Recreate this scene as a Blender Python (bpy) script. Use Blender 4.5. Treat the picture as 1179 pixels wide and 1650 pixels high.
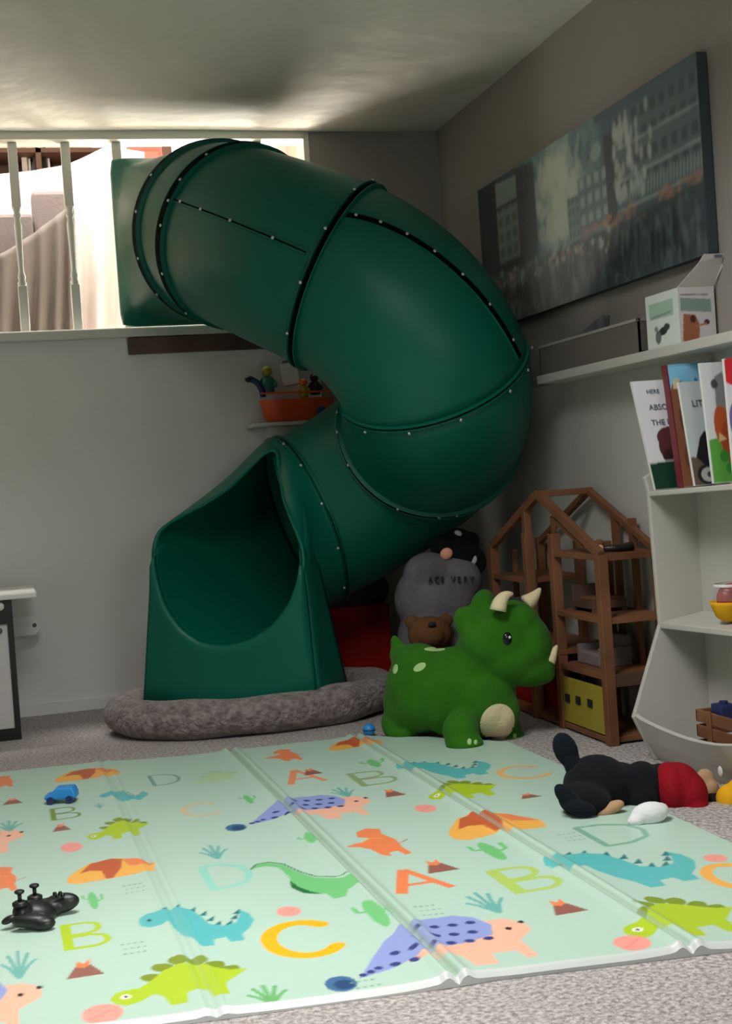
import bpy, bmesh, math, random
import numpy as np
from mathutils import Vector, Matrix
random.seed(4); RNG = np.random.default_rng(4)
for o in list(bpy.data.objects): bpy.data.objects.remove(o)
SC = bpy.context.scene; COL = SC.collection
PI = math.pi

# ---------------------------------------------------------------- camera
W_, H_ = 1179, 1650
F_PX = 2250.0
CAM = np.array([0, 0, 0.8927])
YAW, PITCH, ROLL = 0.26447936, -0.02324485, -0.06906409
def cam_axes():
    fwd = np.array([math.sin(YAW)*math.cos(PITCH), math.cos(YAW)*math.cos(PITCH), math.sin(PITCH)])
    right = np.array([math.cos(YAW), -math.sin(YAW), 0]); up = np.cross(right, fwd)
    r2 = math.cos(ROLL)*right + math.sin(ROLL)*up
    u2 = -math.sin(ROLL)*right + math.cos(ROLL)*up
    return np.array([r2, -u2, fwd])
CM = cam_axes()
cd = bpy.data.cameras.new('camera'); co = bpy.data.objects.new('camera', cd); COL.objects.link(co)
cd.sensor_fit = 'HORIZONTAL'; cd.sensor_width = 36.0; cd.lens = F_PX*36.0/W_; cd.clip_start = 0.05; cd.clip_end = 60
mw = Matrix.Identity(4)
for i in range(3):
    mw[i][0] = CM[0][i]; mw[i][1] = -CM[1][i]; mw[i][2] = -CM[2][i]; mw[i][3] = CAM[i]
co.matrix_world = mw; SC.camera = co

# ---------------------------------------------------------------- world, lights, exposure
SC.view_settings.view_transform = 'Standard'; SC.view_settings.look = 'None'
SC.view_settings.exposure = 0.0; SC.view_settings.gamma = 1.0; SC.view_settings.use_curve_mapping = False
wd = bpy.data.worlds.new('world'); SC.world = wd; wd.use_nodes = True
bg = wd.node_tree.nodes['Background']; bg.inputs[0].default_value = (0.80, 0.90, 1.0, 1); bg.inputs[1].default_value = 0.15
def area(name, loc, target, sx, sy, power, col=(1, 1, 1), spread=PI):
    l = bpy.data.lights.new(name, 'AREA'); l.shape = 'RECTANGLE'; l.size = sx; l.size_y = sy
    l.energy = power; l.color = col; l.spread = spread
    o = bpy.data.objects.new(name, l); COL.objects.link(o); o.location = loc
    d = Vector(target)-Vector(loc); o.rotation_euler = d.to_track_quat('-Z', 'Y').to_euler()
    return o
# daylight through the patio window behind the camera, and through the window of the upper room; the two overhead lamps are added
area('rear_window_daylight', (1.40, -0.80, 1.62), (0.75, 2.1, 0.0), 0.95, 0.9, 12, (1.0, 0.99, 0.97), PI*0.80)
area('added_overhead_light', (0.40, 2.62, 2.41), (0.52, 2.50, 0.0), 1.1, 0.8, 45, (1.0, 0.99, 0.985), PI*0.80)  # added overhead lamp without a fixture, lights mat and near floor
area('patio_door_sky', (1.05, 7.3, 1.75), (0.7, 6.0, 2.3), 0.9, 0.4, 75, (1.0, 0.93, 0.82))
area('upper_room_added_light', (0.1, 6.50, 3.75), (0.1, 6.45, 1.5), 2.2, 0.5, 72, (1.0, 0.97, 0.93), PI*0.6)  # added lamp under the upper ceiling, brightens tent cloth and floor for bounce
sl = bpy.data.lights.new('sun', 'SUN'); sl.energy = 0.95; sl.angle = math.radians(4); sl.color = (1.0, 0.97, 0.90)
so = bpy.data.objects.new('sun', sl); COL.objects.link(so); so.rotation_euler = Vector((-0.36, 1.0, -0.505)).to_track_quat('-Z', 'Y').to_euler()

# ---------------------------------------------------------------- geometry helpers
def ray(px, py): return CM.T @ np.array([(px-W_/2)/F_PX, (py-H_/2)/F_PX, 1.0])
def on_x(px, py, X): d = ray(px, py); return CAM+d*(X/d[0])
def on_y(px, py, Y): d = ray(px, py); return CAM+d*(Y/d[1])
def on_z(px, py, Z=0.0): d = ray(px, py); return CAM+d*((Z-CAM[2])/d[2])
def on_plane(px, py, p, n): d = ray(px, py); return CAM+d*(np.dot(np.asarray(p)-CAM, n)/np.dot(d, n))
def proj(p):
    q = CM @ (np.asarray(p, float)-CAM); return np.array([q[0]/q[2]*F_PX+W_/2, q[1]/q[2]*F_PX+H_/2])
def unit(v): v = np.asarray(v, float); return v/np.linalg.norm(v)

LOC = {}
def tag(o, label=None, cat=None, group=None, kind=None):
    if label: o['label'] = label
    if cat: o['category'] = cat
    if group: o['group'] = group
    if kind: o['kind'] = kind
    return o
def thing(name, label, cat, loc, group=None):
    o = bpy.data.objects.new(name, None); COL.objects.link(o); o.location = Vector(loc)
    o.empty_display_size = 0.05; LOC[o] = np.asarray(loc, float)
    return tag(o, label, cat, group)
def obj(name, vf, mat, parent=None, smooth=False, bevel=0, solid=0, sub=0, label=None, uvs=None):
    v, f = vf
    v = np.asarray(v, float); off = LOC.get(parent, np.zeros(3)) if parent else np.zeros(3)
    me = bpy.data.meshes.new(name); me.from_pydata((v-off).tolist(), [], [list(map(int, q)) for q in f]); me.update()
    o = bpy.data.objects.new(name, me); COL.objects.link(o)
    if isinstance(mat, (list, tuple)):
        for m in mat: me.materials.append(m)
    else: me.materials.append(mat)
    if parent: o.parent = parent
    LOC[o] = off
    if smooth: me.polygons.foreach_set('use_smooth', [True]*len(me.polygons))
    if solid:
        m = o.modifiers.new('s', 'SOLIDIFY'); m.thickness = solid; m.offset = -1 if solid > 0 else 1; m.thickness = abs(solid)
    if bevel:
        m = o.modifiers.new('b', 'BEVEL'); m.width = bevel; m.segments = 2; m.limit_method = 'ANGLE'
    if sub:
        m = o.modifiers.new('u', 'SUBSURF'); m.levels = sub; m.render_levels = sub
    if label: o['label'] = label
    return o
def join(*vfs):
    V, Fc = [], []
    for v, f in vfs:
        n = len(V); V += [tuple(p) for p in v]; Fc += [tuple(i+n for i in q) for q in f]
    return V, Fc
def frame_box(c, ax, half):
    """box about c with three axis vectors and half sizes"""
    c = np.asarray(c, float); ax = np.asarray(ax, float)
    v = [c+ax[0]*half[0]*sx+ax[1]*half[1]*sy+ax[2]*half[2]*sz for sx in (-1, 1) for sy in (-1, 1) for sz in (-1, 1)]
    return v, [(0, 1, 3, 2), (4, 6, 7, 5), (0, 4, 5, 1), (2, 3, 7, 6), (0, 2, 6, 4), (1, 5, 7, 3)]
def box(x0, x1, y0, y1, z0, z1): return frame_box(((x0+x1)/2, (y0+y1)/2, (z0+z1)/2), np.eye(3), ((x1-x0)/2, (y1-y0)/2, (z1-z0)/2))
def bar(p, q, w, t, up=(0, 0, 1)):
    """rectangular bar from p to q"""
    p = np.asarray(p, float); q = np.asarray(q, float); d = unit(q-p)
    up = np.asarray(up, float)
    if abs(d@up) > 0.95: up = np.array([1.0, 0, 0])
    s = unit(np.cross(d, up)); u = np.cross(s, d)
    return frame_box((p+q)/2, (d, s, u), (np.linalg.norm(q-p)/2, w/2, t/2))
def prism(pts, d):
    pts = [np.asarray(p, float) for p in pts]; d = np.asarray(d, float); n = len(pts)
    return pts+[p+d for p in pts], [tuple(range(n))[::-1], tuple(range(n, 2*n))]+[(i, (i+1) % n, n+(i+1) % n, n+i) for i in range(n)]
def grid(rows, closed=False):
    """rows: list of equal-length point lists"""
    m = len(rows[0]); V = [p for r in rows for p in r]; Fc = []
    for i in range(len(rows)-1):
        for j in range(m if closed else m-1):
            k = (j+1) % m; Fc.append((i*m+j, i*m+k, (i+1)*m+k, (i+1)*m+j))
    return V, Fc
def tube(pts, r, n=8, cap=True):
    pts = [np.asarray(p, float) for p in pts]; rs = r if hasattr(r, '__len__') else [r]*len(pts)
    rows = []; ref = None
    for i, p in enumerate(pts):
        t = unit(pts[min(i+1, len(pts)-1)]-pts[max(i-1, 0)])
        if ref is None: ref = np.cross(t, (0, 0, 1) if abs(t[2]) < 0.9 else (1, 0, 0))
        ref = unit(ref-t*(ref@t)); b = np.cross(t, ref)
        rows.append([p+rs[i]*(math.cos(a)*ref+math.sin(a)*b) for a in np.linspace(0, 2*PI, n, endpoint=False)])
    V, Fc = grid(rows, True)
    if cap: Fc += [tuple(range(n))[::-1], tuple(range(len(V)-n, len(V)))]
    return V, Fc
def lathe(c, prof, n=24, axis=(0, 0, 1), ref=(1, 0, 0)):
    """prof: list of (radius, height) about axis"""
    c = np.asarray(c, float); a = unit(axis); ref = np.asarray(ref, float); ref = unit(ref-a*(ref@a)); b = np.cross(a, ref)
    rows = [[c+a*h+max(r, 1e-4)*(math.cos(t)*ref+math.sin(t)*b) for t in np.linspace(0, 2*PI, n, endpoint=False)] for r, h in prof]
    return grid(rows, True)
def ellipsoid(c, r, ax=None, nu=20, nv=12):
    c = np.asarray(c, float); ax = np.eye(3) if ax is None else np.asarray(ax, float)
    V = []; Fc = []
    for i in range(nv+1):
        th = PI*i/nv
        for j in range(nu):
            ph = 2*PI*j/nu
            q = np.array([math.sin(th)*math.cos(ph)*r[0], math.cos(th)*r[1], math.sin(th)*math.sin(ph)*r[2]])
            V.append(c+q@ax)
    for i in range(nv):
        for j in range(nu):
            k = (j+1) % nu; Fc.append((i*nu+j, i*nu+k, (i+1)*nu+k, (i+1)*nu+j))
    return V, Fc
def blob(name, shapes, mat, parent=None, voxel=0.008, it=6, label=None):
    """one continuous soft surface grown over overlapping solids"""
    V, Fc = join(*shapes)
    me = bpy.data.meshes.new('tmp'); me.from_pydata([tuple(p) for p in V], [], Fc)
    bm = bmesh.new(); bm.from_mesh(me); bmesh.ops.remove_doubles(bm, verts=bm.verts, dist=1e-5)
    bmesh.ops.recalc_face_normals(bm, faces=bm.faces); bm.to_mesh(me); bm.free()
    t = bpy.data.objects.new('tmp', me); COL.objects.link(t)
    m = t.modifiers.new('r', 'REMESH'); m.mode = 'VOXEL'; m.voxel_size = voxel
    m = t.modifiers.new('s', 'SMOOTH'); m.iterations = it; m.factor = 0.5
    bpy.context.view_layer.update()
    ev = t.evaluated_get(bpy.context.evaluated_depsgraph_get())
    m2 = ev.to_mesh(); v = np.empty(len(m2.vertices)*3); m2.vertices.foreach_get('co', v); f = [tuple(p.vertices) for p in m2.polygons]
    v = v.reshape(-1, 3).copy(); ev.to_mesh_clear(); bpy.data.objects.remove(t); bpy.data.meshes.remove(me)
    return obj(name, (v, f), mat, parent, smooth=True, label=label)
def text(name, body, size, origin, right, up, mat, parent, depth=0.0006, sx=1.0):
    """flat lettering as a thin mesh"""
    cu = bpy.data.curves.new('t', 'FONT'); cu.body = body; cu.size = size; cu.extrude = depth; cu.resolution_u = 3
    t = bpy.data.objects.new('t', cu); COL.objects.link(t); bpy.context.view_layer.update()
    ev = t.evaluated_get(bpy.context.evaluated_depsgraph_get()); m2 = ev.to_mesh()
    r = unit(right); u = unit(up); n = np.cross(r, u); o_ = np.asarray(origin, float)
    v = [o_+r*p.co.x*sx+u*p.co.y+n*p.co.z for p in m2.vertices]; f = [tuple(p.vertices) for p in m2.polygons]
    ev.to_mesh_clear(); bpy.data.objects.remove(t)
    return obj(name, (v, f), mat, parent)

# ---------------------------------------------------------------- materials
def srgb(r, g, b):
    f = lambda c: (c/255/12.92) if c/255 <= 0.04045 else ((c/255+0.055)/1.055)**2.4
    return (f(r), f(g), f(b))
def material(name, col, rough=0.6, var=0.0, vscale=6.0, bump=0.0, bscale=60.0, spec=0.5, metal=0.0, sheen=0.0, col2=None, attr=False, alpha=1.0, bdist=0.01, detail=4.0):
    m = bpy.data.materials.new(name); m.use_nodes = True; nt = m.node_tree; b = nt.nodes['Principled BSDF']
    b.inputs['Base Color'].default_value = (*col, 1); b.inputs['Roughness'].default_value = rough
    b.inputs['Specular IOR Level'].default_value = spec; b.inputs['Metallic'].default_value = metal
    if sheen: b.inputs['Sheen Weight'].default_value = sheen; b.inputs['Sheen Roughness'].default_value = 0.5
    if alpha < 1: b.inputs['Alpha'].default_value = alpha
    tc = nt.nodes.new('ShaderNodeTexCoord')
    if attr:
        a = nt.nodes.new('ShaderNodeAttribute'); a.attribute_name = 'print'; nt.links.new(a.outputs['Color'], b.inputs['Base Color'])
    elif var or col2:
        n = nt.nodes.new('ShaderNodeTexNoise'); n.inputs['Scale'].default_value = vscale; n.inputs['Detail'].default_value = detail
        nt.links.new(tc.outputs['Object'], n.inputs['Vector'])
        r = nt.nodes.new('ShaderNodeValToRGB'); c2 = col2 or tuple(c*(1-var) for c in col)
        r.color_ramp.elements[0].position = 0.35; r.color_ramp.elements[1].position = 0.65
        r.color_ramp.elements[0].color = (*c2, 1); r.color_ramp.elements[1].color = (*col, 1)
        nt.links.new(n.outputs['Fac'], r.inputs['Fac']); nt.links.new(r.outputs['Color'], b.inputs['Base Color'])
    if bump:
        n = nt.nodes.new('ShaderNodeTexNoise'); n.inputs['Scale'].default_value = bscale; n.inputs['Detail'].default_value = 3
        nt.links.new(tc.outputs['Object'], n.inputs['Vector'])
        k = nt.nodes.new('ShaderNodeBump'); k.inputs['Strength'].default_value = bump; k.inputs['Distance'].default_value = bdist
        nt.links.new(n.outputs['Fac'], k.inputs['Height']); nt.links.new(k.outputs['Normal'], b.inputs['Normal'])
    return m
def glow(name, col, s):
    m = bpy.data.materials.new(name); m.use_nodes = True; nt = m.node_tree; nt.nodes.clear()
    e = nt.nodes.new('ShaderNodeEmission'); e.inputs[0].default_value = (*col, 1); e.inputs[1].default_value = s
    o = nt.nodes.new('ShaderNodeOutputMaterial'); nt.links.new(e.outputs[0], o.inputs[0]); return m
M = {}
M['carpet'] = material('carpet', srgb(208, 203, 199), 0.95, col2=srgb(150, 142, 138), vscale=95, bump=1.0, bscale=75, bdist=0.02, spec=0.1)
M['ceiling'] = material('ceiling_plaster', srgb(222, 220, 210), 0.9, bump=0.6, bscale=3.2, bdist=0.05, spec=0.1)
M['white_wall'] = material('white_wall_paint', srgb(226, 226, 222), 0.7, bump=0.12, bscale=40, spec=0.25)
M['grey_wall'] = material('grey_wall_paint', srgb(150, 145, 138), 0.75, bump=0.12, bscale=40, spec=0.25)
M['trim'] = material('white_trim_paint', srgb(206, 206, 196), 0.45)
M['cream'] = material('cream_paint', srgb(240, 230, 218), 0.7)
M['green'] = material('green_plastic', (0.0006, 0.118, 0.077), 0.42, bump=0.06, bscale=220, bdist=0.002, spec=0.28)
M['gasket'] = material('black_gasket', (0.001, 0.003, 0.0025), 0.8, spec=0.05)
M['bolt'] = material('zinc_bolt', (0.6, 0.63, 0.62), 0.3, metal=0.7)
M['darkwood'] = material('dark_wood', srgb(98, 74, 58), 0.6, col2=srgb(70, 50, 40), vscale=5)
M['bed'] = material('grey_plush', srgb(158, 146, 142), 0.95, col2=srgb(110, 100, 97), vscale=38, bump=1.0, bscale=70, bdist=0.02, sheen=0.3, spec=0.1)
M['dino'] = material('green_plush', (0.034, 0.165, 0.010), 0.9, col2=(0.028, 0.130, 0.008), vscale=9, bump=0.35, bscale=120, bdist=0.006, sheen=0.06, spec=0.1)
M['cream_plush'] = material('cream_plush', srgb(226, 212, 170), 0.9, bump=0.3, bscale=120, sheen=0.2, spec=0.1)
M['pale_green'] = material('pale_green_plush', srgb(170, 205, 140), 0.9, spec=0.1)
M['black'] = material('black_plastic', (0.008, 0.009, 0.009), 0.42)
M['eye'] = material('black_gloss', (0.004, 0.005, 0.004), 0.12)
M['white'] = material('white_plastic', srgb(228, 228, 224), 0.4)
M['whiteshelf'] = material('white_laminate', srgb(188, 186, 178), 0.4, spec=0.4)
M['pine'] = material('pine_wood', srgb(136, 92, 62), 0.55, col2=srgb(108, 70, 46), vscale=4, spec=0.3)
M['yellow'] = material('yellow_paint', srgb(158, 142, 44), 0.55)
M['hole'] = material('dark_hole', (0.004, 0.004, 0.003), 0.9)
M['black_plush'] = material('black_plush', (0.008, 0.009, 0.011), 0.95, bump=0.3, bscale=150, sheen=0.04, spec=0.1)
M['navy_plush'] = material('navy_plush', (0.007, 0.011, 0.016), 0.95, bump=0.3, bscale=150, sheen=0.04, spec=0.1)
M['red_cloth'] = material('red_cloth', srgb(142, 16, 30), 0.85, bump=0.3, bscale=200, spec=0.15)
M['glove'] = material('white_cloth', srgb(226, 226, 226), 0.9, bump=0.25, bscale=90, spec=0.1)
M['tan'] = material('tan_plush', srgb(180, 145, 112), 0.9, spec=0.1)
M['yellow_plush'] = material('yellow_plush', srgb(222, 165, 30), 0.85, spec=0.15)
M['orange'] = material('orange_plastic', srgb(226, 84, 24), 0.4)
M['blue'] = material('blue_plastic', srgb(40, 140, 215), 0.35)
M['navy'] = material('navy_plastic', srgb(32, 44, 92), 0.4)
M['teal'] = material('teal_plastic', srgb(44, 112, 108), 0.45)
M['redbag'] = material('red_fabric', srgb(150, 16, 12), 0.8, col2=srgb(110, 10, 8), vscale=5, bump=0.2, bscale=60, spec=0.2)
M['darkbag'] = material('charcoal_fabric', srgb(44, 46, 50), 0.9, bump=0.3, bscale=60, spec=0.1)
M['greyplush'] = material('light_grey_plush', srgb(116, 112, 116), 0.95, col2=srgb(92, 88, 92), vscale=9, bump=0.3, bscale=90, spec=0.1)
M['brown'] = material('brown_plush', srgb(110, 74, 48), 0.95, bump=0.3, bscale=120, spec=0.1)
M['print'] = material('printed_surface', (1, 1, 1), 0.55, attr=True, spec=0.3)
M['matprint'] = material('printed_foam_mat', (1, 1, 1), 0.38, attr=True, spec=0.4, bump=0.10, bscale=260, bdist=0.002)
M['canvas'] = material('painted_canvas', (1, 1, 1), 0.6, attr=True, bump=0.4, bscale=70, bdist=0.004, spec=0.3)
M['canvas_edge'] = material('canvas_edge', srgb(52, 64, 70), 0.7)
M['matedge'] = material('mat_edge', srgb(200, 205, 205), 0.6)
M['greybin'] = material('grey_fabric_bin', srgb(104, 98, 92), 0.9, bump=0.3, bscale=150, spec=0.1)
M['binrim'] = material('bin_rim', srgb(150, 146, 138), 0.8)
M['paper'] = material('white_card', srgb(196, 190, 186), 0.7)
M['silver'] = material('silver_panel', srgb(205, 203, 200), 0.4)
M['sheer'] = material('sheer_fabric', srgb(128, 119, 113), 0.9, alpha=0.74, spec=0.1)
M['drape'] = material('white_drape', srgb(212, 202, 196), 0.9, spec=0.1)
M['armchair'] = material('taupe_upholstery', srgb(118, 108, 106), 0.9, bump=0.2, bscale=60)
M['bookcase'] = material('brown_bookcase', srgb(84, 60, 48), 0.6)
M['redbox'] = material('red_box_card', srgb(236, 106, 92), 0.6)
M['skin'] = material('pink_plastic', srgb(226, 160, 130), 0.5)
M['glass'] = material('clear_glass', (0.5, 0.55, 0.55), 0.1, alpha=0.16)
M['sky'] = glow('bright_sky', (1.0, 0.98, 0.93), 3.0)
M['ink'] = material('dark_ink', (0.012, 0.012, 0.014), 0.8)
M['slate'] = material('slate_ink', srgb(88, 100, 110), 0.8)

# ---------------------------------------------------------------- flat print on a fine grid
class Print:
    """colour raster over a rectangle [x0,x1]x[y0,y1]; drawn twice as fine, then averaged"""
    def __init__(s, x0, x1, y0, y1, step, base):
        s.nx = max(2, int(round((x1-x0)/step))+1); s.ny = max(2, int(round((y1-y0)/step))+1)
        s.gx = np.linspace(x0, x1, s.nx); s.gy = np.linspace(y0, y1, s.ny)
        hx = (x1-x0)/(s.nx-1)/4; hy = (y1-y0)/(s.ny-1)/4
        fx = np.stack([s.gx-hx, s.gx+hx], 1).ravel(); fy = np.stack([s.gy-hy, s.gy+hy], 1).ravel()
        s.fx, s.fy = fx, fy; s.buf = np.empty((len(fy), len(fx), 3)); s.buf[:] = base
    def _win(s, xa, xb, ya, yb):
        i0, i1 = np.searchsorted(s.fx, [xa, xb]); j0, j1 = np.searchsorted(s.fy, [ya, yb])
        return slice(j0, j1), slice(i0, i1)
    def poly(s, pts, col, a=1.0):
        P = np.asarray(pts, float); w = s._win(P[:, 0].min(), P[:, 0].max(), P[:, 1].min(), P[:, 1].max())
        X, Y = np.meshgrid(s.fx[w[1]], s.fy[w[0]]); ins = np.zeros(X.shape, bool)
        for (xa, ya), (xb, yb) in zip(P, np.roll(P, -1, 0)):
            if ya == yb: continue
            ins ^= ((ya > Y) != (yb > Y)) & (X < (xb-xa)*(Y-ya)/(yb-ya)+xa)
        b = s.buf[w]; b[ins] = b[ins]*(1-a)+np.asarray(col)*a
    def ell(s, cx, cy, rx, ry, col, rot=0.0, a=1.0):
        R_ = max(rx, ry); w = s._win(cx-R_, cx+R_, cy-R_, cy+R_)
        X, Y = np.meshgrid(s.fx[w[1]]-cx, s.fy[w[0]]-cy); c, n = math.cos(rot), math.sin(rot)
        ins = ((X*c+Y*n)/rx)**2+((-X*n+Y*c)/ry)**2 <= 1
        b = s.buf[w]; b[ins] = b[ins]*(1-a)+np.asarray(col)*a
    def line(s, pts, wd, col, a=1.0):
        P = [np.asarray(p, float) for p in pts]
        for p, q in zip(P[:-1], P[1:]):
            d = q-p; L = np.hypot(*d)
            if L < 1e-9: continue
            n = np.array([-d[1], d[0]])/L*wd/2; s.poly([p+n, q+n, q-n, p-n], col, a)
    def colours(s):
        b = s.buf; return (b[0::2, 0::2]+b[1::2, 0::2]+b[0::2, 1::2]+b[1::2, 1::2])/4
    def build(s, name, mat, parent, fn, label=None, smooth=True):
        """fn(x, y) arrays -> (N,3) world points"""
        X, Y = np.meshgrid(s.gx, s.gy); V = fn(X.ravel(), Y.ravel())
        i, j = np.meshgrid(np.arange(s.nx-1), np.arange(s.ny-1)); a = (j*s.nx+i).ravel()
        Fc = np.stack([a, a+1, a+1+s.nx, a+s.nx], 1)
        off = LOC.get(parent, np.zeros(3)) if parent else np.zeros(3)
        me = bpy.data.meshes.new(name); me.vertices.add(len(V)); me.vertices.foreach_set('co', (V-off).ravel())
        me.loops.add(Fc.size); me.loops.foreach_set('vertex_index', Fc.ravel().astype(np.int32))
        me.polygons.add(len(Fc)); me.polygons.foreach_set('loop_start', np.arange(0, Fc.size, 4, dtype=np.int32))
        me.update(calc_edges=True); me.validate()
        if smooth: me.polygons.foreach_set('use_smooth', np.ones(len(Fc), bool))
        at = me.color_attributes.new('print', 'FLOAT_COLOR', 'POINT')
        c = np.ones((len(V), 4)); c[:, :3] = s.colours().reshape(-1, 3); at.data.foreach_set('color', c.ravel())
        me.materials.append(mat); o = bpy.data.objects.new(name, me); COL.objects.link(o)
        if parent: o.parent = parent
        LOC[o] = off
        if label: o['label'] = label
        return o

# ================================================================ ROOM
WX, WY, CZ = 2.076, 6.0, 2.438
LZ = 1.592                     # top of the half wall under the railing
JX = 1.460                     # right jamb of the opening
def struct(name, vf, mat, **k): o = obj(name, vf, mat, **k); o['kind'] = 'structure'; return o
struct('floor', box(-2.6, WX+.1, -1.0, WY+.1, -0.06, 0.0), M['carpet'])
def ceiling_mesh():
    xs = np.linspace(-2.6, WX+.1, 60); ys = np.linspace(-1.0, WY+.12, 80)
    X, Y = np.meshgrid(xs, ys)
    Z = CZ+0.003*np.sin(X*2.3+Y*1.1)*np.sin(Y*2.1+0.7)+0.002*np.sin(X*5.3-Y*3.7)
    return grid([list(zip(X[i], Y[i], Z[i])) for i in range(len(ys))])
struct('ceiling', ceiling_mesh(), M['ceiling'], smooth=True, solid=-0.08)
struct('wall_back', box(-2.6, JX, WY, WY+.12, 0, LZ-.03), M['white_wall'])
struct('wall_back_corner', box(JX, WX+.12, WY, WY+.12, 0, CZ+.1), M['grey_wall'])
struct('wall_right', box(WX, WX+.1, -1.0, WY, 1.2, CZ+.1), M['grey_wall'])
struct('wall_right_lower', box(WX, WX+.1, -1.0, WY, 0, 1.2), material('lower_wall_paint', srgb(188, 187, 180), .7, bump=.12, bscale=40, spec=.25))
struct('wall_left', box(-2.7, -2.6, -1.0, WY+.1, 0, CZ+.1), M['white_wall'])
# wall behind the camera, with the window the daylight comes through
wr = struct('wall_rear', join(box(-2.7, .85, -1.1, -1.0, 0, CZ+.1), box(1.95, WX+.1, -1.1, -1.0, 0, CZ+.1),
     box(.85, 1.95, -1.1, -1.0, 2.15, CZ+.1), box(.85, 1.95, -1.1, -1.0, 0, 1.0)), M['white_wall'])
struct('trim_ledge', box(-2.6, JX, WY-.035, WY+.15, LZ-.03, LZ+.012), M['trim'], bevel=.006)
struct('trim_header', box(-2.6, JX, WY-.01, WY+.12, CZ-.035, CZ+.01), M['trim'], bevel=.004)
struct('trim_jamb', box(JX-.004, JX+.02, WY-.004, WY+.124, LZ, CZ), M['trim'])
struct('baseboard_back', box(-2.6, WX, WY-.014, WY, 0, .055), M['white_wall'], bevel=.004)

# turned balusters of the railing
def baluster(px, py, label):
    x = on_y(px, py, WY+.055)[0]; y = WY+.055
    t = thing('baluster', label, 'baluster', (x, y, LZ+.012), 'turned balusters of the railing')
    zt = CZ-.035; z0 = LZ+.012; h = zt-z0; w = .019
    obj('bottom_block', box(x-w, x+w, y-w, y+w, z0, z0+.25*h), M['trim'], t, bevel=.003)
    obj('top_block', box(x-w, x+w, y-w, y+w, z0+.66*h, zt), M['trim'], t, bevel=.003)
    pr = [(.017, .25), (.019, .265), (.013, .28), (.017, .295), (.011, .33), (.013, .45), (.016, .57), (.011, .60), (.018, .62), (.012, .635), (.018, .66)]
    obj('turned_shaft', lathe((x, y, z0), [(r, q*h) for r, q in pr], 16), M['trim'], t, smooth=True)
baluster(30, 380, 'white turned baluster nearest the left edge, in front of sheer fabric')
baluster(115, 380, 'white turned baluster between the leftmost one and the slide flange')
baluster(187, 240, 'white baluster showing just above the top left corner of the green flange')
baluster(412, 228, 'white baluster showing above the green tube near the bright window')

# upper room beyond the railing
UZ = 1.50
struct('floor_upper', box(-2.6, 3.0, WY+.12, 8.6, UZ-.1, UZ), material('upper_floor', srgb(228, 216, 200), .6, var=.12, vscale=4))
struct('wall_upper_far', join(box(-2.6, .70, 8.5, 8.6, UZ, 4.0), box(1.95, 3.1, 8.5, 8.6, UZ, 4.0), box(.70, 1.95, 8.5, 8.6, 3.2, 4.0)), M['cream'])
struct('wall_upper_left', box(-2.7, -2.6, WY+.1, 8.6, UZ, 4.0), M['cream'])
struct('wall_upper_right', box(3.0, 3.1, WY+.12, 8.6, UZ, 4.0), M['cream'])
struct('ceiling_upper', box(-2.7, 3.1, WY+.12, 8.6, 4.0, 4.1), M['cream'])
struct('wall_upper_front', box(-2.7, 3.1, WY+.06, WY+.12, CZ+.1, 4.0), M['cream'])
wn = struct('window_1', join(box(.70, .76, 8.48, 8.56, UZ, 3.2), box(1.89, 1.95, 8.48, 8.56, UZ, 3.2), box(.70, 1.95, 8.48, 8.56, UZ, UZ+.08), box(.70, 1.95, 8.48, 8.56, 3.12, 3.2), box(1.30, 1.35, 8.49, 8.55, UZ, 3.2)), M['white'])
obj('pane', box(.75, 1.31, 8.52, 8.53, UZ+.07, 3.13), M['sky'], wn); obj('pane', box(1.34, 1.90, 8.52, 8.53, UZ+.07, 3.13), M['sky'], wn)

# ================================================================ TUBE SLIDE
NC = np.array([[0.95, 5.95, 1.96], [1.035, 5.417, 1.873], [1.307, 4.978, 1.64], [1.597, 4.839, 1.257], [1.647, 5.36, 0.981], [1.244, 5.566, 0.741], [0.815, 4.981, 0.599]])
NT = np.array([[0.0, -0.452, -0.0], [0.184, -0.427, -0.189], [0.423, -0.227, -0.263], [0.182, 0.202, -0.402], [-0.213, 0.265, -0.212], [-0.401, -0.023, -0.125], [-0.19, -0.338, -0.126]])
TR = 0.352
def sp(u):
    u = min(max(u, 0), 5.99999); i = int(u); s = u-i
    return (2*s**3-3*s*s+1)*NC[i]+(s**3-2*s*s+s)*NT[i]+(-2*s**3+3*s*s)*NC[i+1]+(s**3-s*s)*NT[i+1]
US = np.linspace(0, 5.9999, 361); SPTS = np.array([sp(u) for u in US])
FR = []
ref = np.array([1.0, 0, 0])
for i in range(len(US)):
    t = unit(SPTS[min(i+1, 360)]-SPTS[max(i-1, 0)]); ref = unit(ref-t*(ref@t)); FR.append((t, ref.copy(), np.cross(t, ref)))
def frame(u):
    i = int(round(min(max(u, 0), 5.9999)/5.9999*360)); return FR[i]
def surf(u, a, r=TR): t, n, b = frame(u); return sp(u)+r*(math.cos(a)*n+math.sin(a)*b)
def ring(u, r=TR, n=72): return [surf(u, a, r) for a in np.linspace(0, 2*PI, n, endpoint=False)]
slide = thing('tube_slide', 'dark green spiral tube slide coming down from the railing to a pet bed', 'slide', (1.1, 5.3, 0.05))
U1 = 0.70                                                     # first joint
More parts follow.
